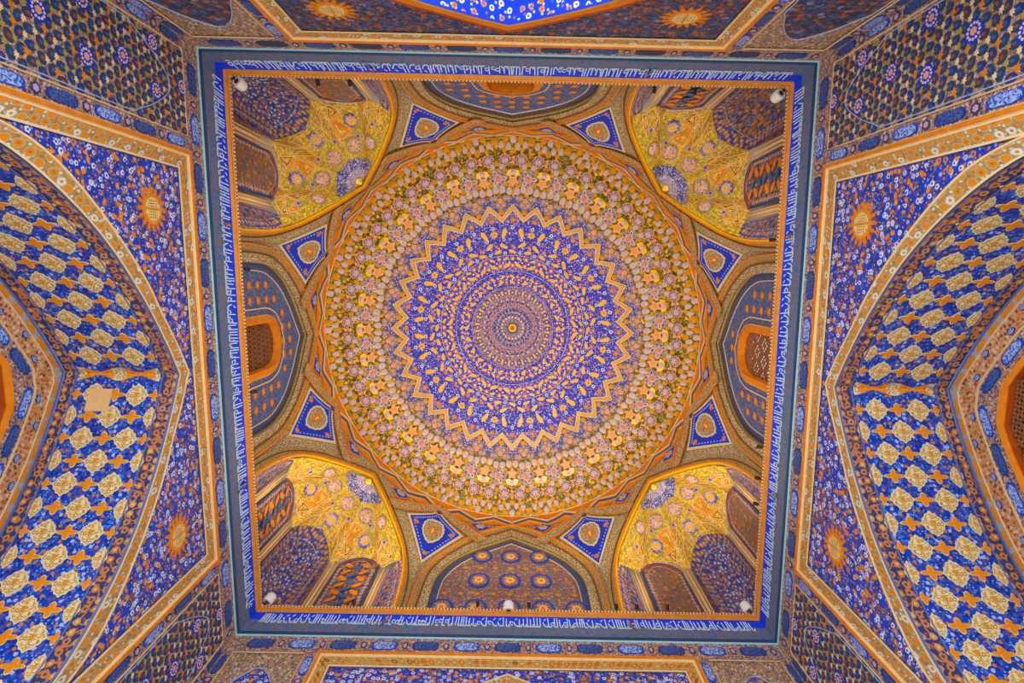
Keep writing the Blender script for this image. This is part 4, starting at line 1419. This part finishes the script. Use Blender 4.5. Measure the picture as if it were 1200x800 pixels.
    b.build('masonry', t_)

# ================================================================== dome
dome = thing('dome', (0, 0, 3.05), 'great round ceiling dome with gilded honeycomb belt around a deep blue disc of golden leaves', 'dome')
PX = 1 / 222.0      # one photo pixel at rim scale in units of radius
def ring_strip(r0, r1, mt, nm, n=256, h=0, steps=2, us=1.0):
    b = MB(); P = []; UV = []
    for i in range(n + 1):
        a = 2 * pi * i / n
        P.append([W(DF(r0 + (r1 - r0) * j / (steps - 1), a, h)) for j in range(steps)])
        UV.append([((r0 + (r1 - r0) * j / (steps - 1)) * cos(a), (r0 + (r1 - r0) * j / (steps - 1)) * sin(a)) for j in range(steps)])
    b.grid(P, mt, UV)
    return b.build(nm, dome)


def polar_grid(r0, r1, mt, nm, rep, n=384):
    """ring whose ornament repeats radially: uv is (angle*rep, r)"""
    b = MB(); P = []; UV = []
    for i in range(n + 1):
        a = 2 * pi * i / n
        P.append([W(DF(r0, a)), W(DF((r0 + r1) / 2, a)), W(DF(r1, a))]); UV.append([(a * rep, r0), (a * rep, (r0 + r1) / 2), (a * rep, r1)])
    b.grid(P, mt, UV)
    return b.build(nm, dome)


ring_strip(.715, 1.02, 'muqarnas_ground', 'muqarnas_belt', steps=8)
polar_grid(.585, .718, 'rosette_band', 'blue_belt', .7)
ring_strip(.40, .60, 'dome_blue', 'painted_disc', steps=4)
ring_strip(.235, .40, 'dome_blue', 'painted_disc', steps=4)
polar_grid(.03, .115, 'dome_fine', 'fine_ring', .12)
polar_grid(.115, .235, 'dome_fine', 'fine_ring', .2)


def pol(a0, r0):
    """local tangent frame on the dome: x tangential, y outward radial (units)"""
    def G(x, y, h):
        r = r0 + y; return W(DF(r, a0 + x / max(r0, .02), h))
    return G


def loc_basis(a0, r0, h=0, rot=0, sc=1.0, sz=None):
    o = Vector(W(DF(r0, a0, h))); x = (Vector(W(DF(r0, a0 + .01, h))) - o).normalized(); y = Vector(W(DF(r0 + .005, a0, h))) - o
    y = (y - x * y.dot(x)).normalized(); z = x.cross(y)
    if z.z > 0: z = -z
    M = Matrix((x, y, z)).transposed().to_4x4(); M.translation = o
    return M @ Matrix.Rotation(rot, 4, 'Z') @ Matrix.Diagonal((sc, sc, sz or sc, 1))


# concentric fine lines
for r in (.235, .178, .122, .325, .41):
    b = MB(); b.tube([W(DF(r, 2 * pi * i / 128, .001)) for i in range(129)], .006, 'lilac' if r < .3 else 'cream_line', 4)
    b.build('circle_line', dome)
# rings of small painted motifs (joined per ring)
def motif_ring(r0, n, ph, shapes, nm='painted_motifs'):
    b = MB()
    for i in range(n):
        a = (i + ph) * 2 * pi / n
        G = pol(a, r0)
        for (pts, h0, h1, mt, dx, dy, rot, mir) in shapes:
            q = [((x * cos(rot) - y * sin(rot)), (x * sin(rot) + y * cos(rot))) for x, y in pts]
            q = [(x + dx, y + dy) for x, y in q]
            if mir and i % 2: q = [(-x, y) for x, y in q]
            b.prism(G, q, h0, h1, mt)
    return b.build(nm, dome, kind='stuff')


def ell(a, b_, n=10): return [(a * cos(2 * pi * i / n), b_ * sin(2 * pi * i / n)) for i in range(n)]
def leafp(L, w_, n=14):
    out = []
    for i in range(n):
        t = 2 * pi * i / n; x = w_ * sin(t) * (1 + .3 * cos(t)); y = L * cos(t)
        out.append((x * (1 + .12 * cos(6 * t)), y))
    return out


c_ = lambda r, n=10: ell(r, r, n)
# central boss and innermost rings
b = MB(); b.prism(pol(0, .0001), [(0, 0)] * 3, 0, .001, 'gilding')
b = MB()
def cen(x, y, h): 
    r = hypot(x, y); return W((x, y, domez(r) - h))
b.prism(cen, c_(.031, 24), 0, .003, 'plum_paint', c=(0, 0)); b.prism(cen, c_(.024, 24), .003, .007, 'yellow_gilding', c=(0, 0)); b.prism(cen, star(8, .014, .008), .006, .009, 'rust_paint', c=(0, 0))
b.build('centre_boss', dome)
for r, n, s_, mt in [(.045, 16, .0045, 'olive_paint'), (.062, 20, .0055, 'cream_line'), (.078, 24, .005, 'navy_paint'), (.090, 28, .005, 'lilac'), (.103, 30, .0055, 'navy_paint'), (.137, 32, .007, 'orange_paint'), (.150, 32, .006, 'deep_blue'), (.164, 32, .007, 'leaf_gold')]:
    motif_ring(r, n, 0, [(c_(s_, 8), 0, .002, mt, 0, 0, 0, 0)])
motif_ring(.203, 32, 0, [(c_(.0125), 0, .002, 'navy_paint', 0, 0, 0, 0), (c_(.0075), .002, .004, 'lilac', 0, 0, 0, 0)])
motif_ring(.203, 32, .5, [(leafp(.016, .006), 0, .002, 'leaf_gold', 0, 0, .0, 0)])
motif_ring(.190, 64, .25, [(c_(.0035, 6), 0, .002, 'orange_paint', 0, 0, 0, 0)])
for r, n, L in [(.262, 24, .019), (.292, 32, .016)]:
    motif_ring(r, n, 0, [(leafp(L, L * .45), 0, .0022, 'leaf_gold', 0, 0, 1.0, 1)])
    motif_ring(r, n, .5, [(star(6, .012, .006), 0, .0022, 'orange_paint', 0, 0, 0, 0), (c_(.004, 6), .002, .004, 'white_flower', 0, 0, 0, 0)])
motif_ring(.277, 48, 0, [(c_(.0045, 6), 0, .002, 'white_flower', 0, 0, 0, 0)])
motif_ring(.310, 48, .5, [(c_(.0045, 6), 0, .002, 'deep_blue', 0, 0, 0, 0)])
for r, n, L in [(.355, 32, .023), (.393, 32, .017)]:
    motif_ring(r, n, .5, [(leafp(L, L * .42), 0, .0022, 'leaf_gold', 0, 0, 1.1, 1)])
    motif_ring(r, n, 0, [(star(8, .0155, .009), 0, .0022, 'orange_paint', 0, 0, 0, 0), (c_(.006, 6), .002, .004, 'cream_line', 0, 0, 0, 0)])
motif_ring(.373, 64, .5, [(c_(.0052, 6), 0, .002, 'white_flower', 0, 0, 0, 0)])
motif_ring(.338, 64, .5, [(c_(.0045, 6), 0, .002, 'lilac', 0, 0, 0, 0)])
motif_ring(.425, 32, .5, [(c_(.009), 0, .0022, 'white_flower', 0, 0, 0, 0), (c_(.005, 6), .002, .004, 'slate_blue', 0, 0, 0, 0)])
motif_ring(.432, 32, 0, [(leafp(.022, .009), 0, .0022, 'leaf_gold', 0, 0, 1.3, 1)])
motif_ring(.452, 64, .25, [(c_(.006, 8), 0, .002, 'lilac', 0, 0, 0, 0)])
motif_ring(.462, 32, 0, [(star(5, .013, .006), 0, .0022, 'orange_paint', 0, 0, 0, 0)])
motif_ring(.478, 32, .5, [(c_(.0085), 0, .0022, 'deep_blue', 0, 0, 0, 0)])
motif_ring(.497, 32, .5, [(c_(.009), 0, .0022, 'white_flower', 0, 0, 0, 0), (c_(.005, 6), .002, .004, 'navy_paint', 0, 0, 0, 0)])
motif_ring(.530, 96, .5, [(c_(.006, 8), 0, .002, 'pale_blue', 0, 0, 0, 0)])
motif_ring(.560, 32, 0, [(c_(.0095), 0, .0022, 'white_flower', .0, 0, 0, 0), (c_(.005, 6), .002, .004, 'slate_blue', 0, 0, 0, 0)])
motif_ring(.560, 64, .5, [(c_(.0055, 8), 0, .002, 'deep_blue', .0, 0, 0, 0)])
motif_ring(.592, 64, .5, [(c_(.0058, 8), 0, .002, 'lilac', .0, 0, 0, 0)])
# large leaves, flowers and tip stars are parts of their own
bl = MB(); bl.prism(flat, leafp(.030, .0125, 18), 0, .0026, 'leaf_gold'); ME['leaf'] = bl.mesh('gold_leaf')
bl = MB(); bl.prism(flat, leafp(.025, .0105, 18), 0, .0026, 'leaf_gold'); ME['leaf2'] = bl.mesh('gold_leaf')
bl = MB(); bl.prism(flat, star(8, .023, .014), 0, .0026, 'leaf_gold'); bl.prism(flat, c_(.008), .0025, .004, 'orange_paint'); ME['flower'] = bl.mesh('gold_flower')
bl = MB(); bl.prism(flat, star(5, .019, .009), 0, .0026, 'orange_paint'); ME['tipstar'] = bl.mesh('orange_star')
for i in range(16):
    a = i * pi / 8
    for sg in (-1, 1):
        place('gold_leaf', ME['leaf'], loc_basis(a + sg * radians(5.2), .530, .001, rot=sg * -.55 + (.9 if sg > 0 else -.9)), dome)
    place('gold_flower', ME['flower'], loc_basis(a + pi / 16, .528, .001), dome)
    for sg in (-1, 1):
        place('gold_leaf', ME['leaf2'], loc_basis(a + pi / 16 + sg * radians(5.0), .462 if sg > 0 else .468, .001, rot=sg * 1.0), dome)
for i in range(32):
    place('orange_star', ME['tipstar'], loc_basis(i * pi / 16, .600, .001, rot=pi / 2), dome)
# zigzag moulding: 32 points; outward tips on the axes
def zz(a, lo, hi):
    t = (a / (pi / 16)) % 1; v = abs(t - .5) * 2
    return lo + (hi - lo) * v
for nm, lo, hi, wd, mt, hh in (('zigzag_line', .588, .648, .006, 'cream_line', .009), ('zigzag_band', .600, .662, .018, 'gilding', .012), ('zigzag_line', .612, .676, .005, 'cream_line', .012)):
    b = MB(); P = []; UV = []
    for i in range(385):
        a = 2 * pi * i / 384; r = zz(a, lo, hi)
        P.append([W(DF(r - wd / 2, a, 0)), W(DF(r - wd / 2, a, hh)), W(DF(r + wd / 2, a, hh)), W(DF(r + wd / 2, a, 0))]); UV.append([(a, 0), (a, .01), (a, .02), (a, .03)])
    b.grid(P, mt, UV); b.build(nm, dome)
# ---- muqarnas belt: one sector = 11.25 degrees
def dropcell(rx, ry, hz, mt, tip='lilac', n=10, cup=True):
    """a small hanging shell: bulging cell with a pointed mouth"""
    q = MB(); P = []; UV = []
    for i in range(6):
        f = pi / 2 * i / 5; r = []; u = []
        for j in range(n + 1):
            t = 2 * pi * j / n
            r.append(flat(rx * sin(f) * cos(t), ry * sin(f) * sin(t) * (1 + .25 * sin(t)), hz * cos(f))); u.append((rx * sin(f) * cos(t), ry * sin(f) * sin(t)))
        P.append(r); UV.append(u)
    q.grid(P, mt, UV)
    q.prism(flat, [(rx * .45 * cos(t), ry * .1 + ry * .5 * sin(t)) for t in [2 * pi * i / 8 for i in range(8)]], hz * .78, hz * 1.04, tip)
    return q


q = MB()       # big rosette: dome cup with nine petals
q.prism(flat, lobed(.040, 9, .18, 6), 0, .012, 'olive_paint')
for i in range(9):
    t = i * 2 * pi / 9
    G = lambda a, c, z, t=t: flat((.026 + a) * cos(t) - c * sin(t), (.026 + a) * sin(t) + c * cos(t), z)
    q.prism(G, ell(.0105, .0078, 8), .010, .022, 'lilac' if i % 3 else 'white_flower')
    q.prism(G, ell(.006, .004, 6), .021, .025, 'plum_paint' if i % 2 else 'rust_paint')
q.prism(flat, lobed(.019, 8, .2), .012, .026, 'rosette_face')
q.prism(flat, star(8, .010, .006), .025, .030, 'orange_paint')
ME['rosette'] = q.mesh('rosette')
q = MB()
q.prism(flat, lobed(.031, 7, .18, 6), 0, .012, 'muqarnas_ground')
for i in range(7):
    t = i * 2 * pi / 7 + .3
    G = lambda a, c, z, t=t: flat((.019 + a) * cos(t) - c * sin(t), (.019 + a) * sin(t) + c * cos(t), z)
    q.prism(G, ell(.0088, .0068, 8), .010, .020, 'lilac' if i % 2 else 'rosette_face')
    q.prism(G, ell(.004, .003, 6), .019, .023, 'navy_paint')
q.prism(flat, lobed(.012, 8, .2), .012, .023, 'rosette_face')
ME['rosette_s'] = q.mesh('small_rosette')
q = MB()       # star niche: salmon star with gilded hood on its outer side
q.prism(flat, star(5, .034, .017, pi / 2 + pi), 0, .012, 'pink_plaster')
q.prism(flat, star(5, .018, .009, pi / 2 + pi), .011, .014, 'gilding')
q.prism(lambda a, c, z: flat(a, c + .036, z), [(-.034, -.006), (-.026, .016), (0, .022), (.026, .016), (.034, -.006), (.016, -.012), (0, -.004), (-.016, -.012)], 0, .024, 'yellow_gilding', c=(0, .006))
q.prism(lambda a, c, z: flat(a, c + .042, z), ell(.010, .011, 8), .02, .036, 'lilac', c=(0, 0))
ME['star_niche'] = q.mesh('star_niche')
ME['shell'] = dropcell(.0150, .0195, .026, 'shell_white', 'lilac').mesh('shell')
ME['hood'] = dropcell(.0165, .016, .030, 'yellow_gilding', 'orange_paint').mesh('hood')
q = MB(); q.prism(flat, lobed(.020, 5, .4), 0, .014, 'pink_plaster'); q.prism(flat, star(5, .010, .005), .013, .018, 'orange_paint'); ME['pinkstar'] = q.mesh('star_flower')
for k_ in ('rosette', 'shell', 'hood'):
    pass
shell_mb = {}
def bake(key, mats):
    pass
A16 = pi / 16
stuff = MB()
def stamp(me, M):
    """copy a small mesh into the joined belt"""
    vs = [tuple(M @ v.co) for v in me.vertices]
    ul = me.uv_layers[0].data
    for p in me.polygons:
        uv = [tuple(ul[l].uv) for l in p.loop_indices]
        stuff.face([vs[i] for i in p.vertices], me.materials[p.material_index].name, uv)
for i in range(32):
    a = i * A16; ah = a + A16 / 2
    place('rosette', ME['rosette'], loc_basis(ah, .812, .0, sc=1.22), dome)
    place('star_niche', ME['star_niche'], loc_basis(a, .797, .0, sc=1.12), dome)
    for sg in (-1, 1):
        place('small_rosette', ME['rosette_s'], loc_basis(a + sg * A16 / 4, .895, .0, sc=1.18), dome)
    place('star_flower', ME['pinkstar'], loc_basis(a, .893, .0, sc=.9), dome)
    place('gilded_hood', ME['hood'], loc_basis(a, .932, .0, sc=1.1), dome)
    stamp(ME['hood'], loc_basis(ah, .875, .0, sc=1.0))
    # outer shells
    stamp(ME['shell'], loc_basis(a, .983, .0, sc=1.15)); stamp(ME['hood'], loc_basis(ah, .972, .0, sc=1.3))
    for sg in (-1, 1):
        stamp(ME['shell'], loc_basis(a + sg * radians(1.45), .948, .0, sc=1.05))
        stamp(ME['shell'], loc_basis(ah + sg * radians(1.9), .957, .0, sc=1.05))
        stamp(ME['hood'], loc_basis(a + sg * radians(2.2), .985, .0, sc=1.0))
        stamp(ME['shell'], loc_basis(ah + sg * radians(1.6), .860, .004, sc=1.0))
        stamp(ME['shell'], loc_basis(ah + sg * radians(1.35), .752, .0, sc=1.25))
        stamp(ME['shell'], loc_basis(a + sg * radians(1.5), .742, .0, sc=1.2))
    stamp(ME['hood'], loc_basis(a, .742, .0, sc=.8)); stamp(ME['hood'], loc_basis(ah, .762, .0, sc=.7))
    # blue belt: clustered pink rosette inside each notch
    for (da, r, s_) in ((0, .700, 1.2), (-2.2, .712, 1.1), (2.2, .712, 1.1), (-1.3, .680, 1.2), (1.3, .680, 1.2), (0, .668, 1.0), (-3.6, .712, 1.0), (3.6, .712, 1.0)):
        stamp(ME['pinkstar'] if abs(da) < .1 else ME['rosette_s'], loc_basis(ah + radians(da), r, .0, sc=.5 * s_))
    stamp(ME['hood'], loc_basis(ah, .640, .0, sc=1.0))
for i in range(64):
    a = i * A16 / 2
    stamp(ME['hood'], loc_basis(a + A16 / 4, .935, .0, sc=.85)); stamp(ME['hood'], loc_basis(a + A16 / 4, .845, .0, sc=.85)); stamp(ME['hood'], loc_basis(a + A16 / 4, .775, .0, sc=.75)); stamp(ME['hood'], loc_basis(a + A16 / 4, .968, .0, sc=.8))
stuff.build('shell_cells', dome, kind='stuff')
# rim moulding
b = MB(); b.tube([W((1.003 * cos(t), 1.003 * sin(t), 3.048)) for t in [2 * pi * i / 128 for i in range(129)]], .028, 'cream_line', 6)
b.build('rim_moulding', dome, smooth=True)
b = MB(); b.tube([W((.990 * cos(t), .990 * sin(t), 3.056)) for t in [2 * pi * i / 128 for i in range(129)]], .03, 'olive_paint', 6)
b.build('rim_moulding', dome, smooth=True)

# ================================================================== cameras and small lamps on the cornice ledge
def on_ledge(side, s, label, cat, nm, group=None):
    F = wallf(side)
    return F, thing(nm, F(s, 2.071, -.035), label, cat, group)


cams = [((-1, -1), 'white security camera in the upper left corner of the blue cornice'), ((1, -1), 'white security camera in the upper right corner of the blue cornice'),
        ((-1, 1), 'white security camera in the lower left corner of the blue cornice'), ((1, 1), 'white security camera in the lower right corner of the blue cornice'), ((0, 1), 'white security camera at the middle of the lower cornice edge')]
for (ax, ay), lb in cams:
    p = (ax * .925, ay * .93 if ax else .935, 2.075)
    t_ = thing('security_camera', p, lb, 'camera', None)
    c = Vector(W(p)); d = Vector((-ax * -.55, -ay * -.55, -1.0)).normalized() if ax else Vector((0.0, .5, -1)).normalized()
    inward = Vector((-ax, -ay, 0)).normalized()
    c = c + inward * (.06 if ax else .0) + Vector((0, 0, .04))
    d = (-inward * .50 + Vector((0, 0, -.87))).normalized()
    b = MB(); b.tube([c - d * .05, c - d * .04, c + d * .0, c + d * .10, c + d * .14], [.02, .07, .095, .10, .09], 'white_casing', 16); b.tube([c + d * .139, c + d * .141], [.09, .002], 'white_casing', 16)
    b.build('housing', t_, smooth=True)
    b = MB(); b.tube([c + d * .13, c + d * .150, c + d * .151], [.045, .045, .002], 'glass_dark', 16); b.build('lens', t_)
    b = MB(); q0 = c - inward * .05 - Vector((0, 0, .03)); b.tube([c - d * .08, q0 - inward * .12 - Vector((0, 0, .05))], .03, 'black_metal', 8); b.build('bracket', t_)

spots = {
    'left': [(-.31, 'black spotlight on the left cornice edge, above the latticed window'), (.13, 'black spotlight on the left cornice edge, below the latticed window')],
    'right': [(.30, 'uppermost of three black spotlights near the lower right corner of the cornice'), (.42, 'middle of three black spotlights near the lower right corner of the cornice'),
              (.52, 'lowest of three black spotlights near the lower right corner of the cornice'), (-.45, 'lone black spotlight on the upper right cornice edge below the corner camera')],
    'top': [(-.66, 'black spotlight on the top cornice edge nearest the upper left corner camera'), (-.55, 'second black spotlight from the left on the top cornice edge'),
            (.5, 'third black spotlight from the left on the top cornice edge'), (.64, 'black spotlight on the top cornice edge nearest the upper right corner camera')],
    'bottom': [(-.60, 'leftmost black spotlight on the bottom cornice edge'), (-.12, 'black spotlight just left of the bottom middle security camera'),
               (.08, 'black spotlight just right of the bottom middle security camera'), (.42, 'first black spotlight under the lower right squinch, furthest from its corner'),
               (.50, 'second black spotlight under the lower right squinch on the bottom edge'), (.62, 'rightmost black spotlight on the bottom cornice edge')]}
for side, lst in spots.items():
    F = wallf(side)
    for s, lb in lst:
        p = F(s, 2.071, -.047)
        t_ = thing('spotlight', p, lb, 'spotlight', 'black spotlights on the cornice edge')
        o = Vector(W(p)); inn = Vector(W(F(s, 2.071, -.06))) - o; inn.normalize()
        b = MB(); b.tube([o + Vector((0, 0, .01)), o + Vector((0, 0, .05))], .014, 'black_metal', 6); b.build('stand', t_)
        b = MB(); c = o + inn * .06 + Vector((0, 0, .075)); d = (inn * .8 + Vector((0, 0, .6))).normalized()
        b.tube([c - d * .05, c - d * .045, c + d * .04, c + d * .05], [.01, .030, .036, .036], 'black_metal', 10); b.build('lamp_head', t_)
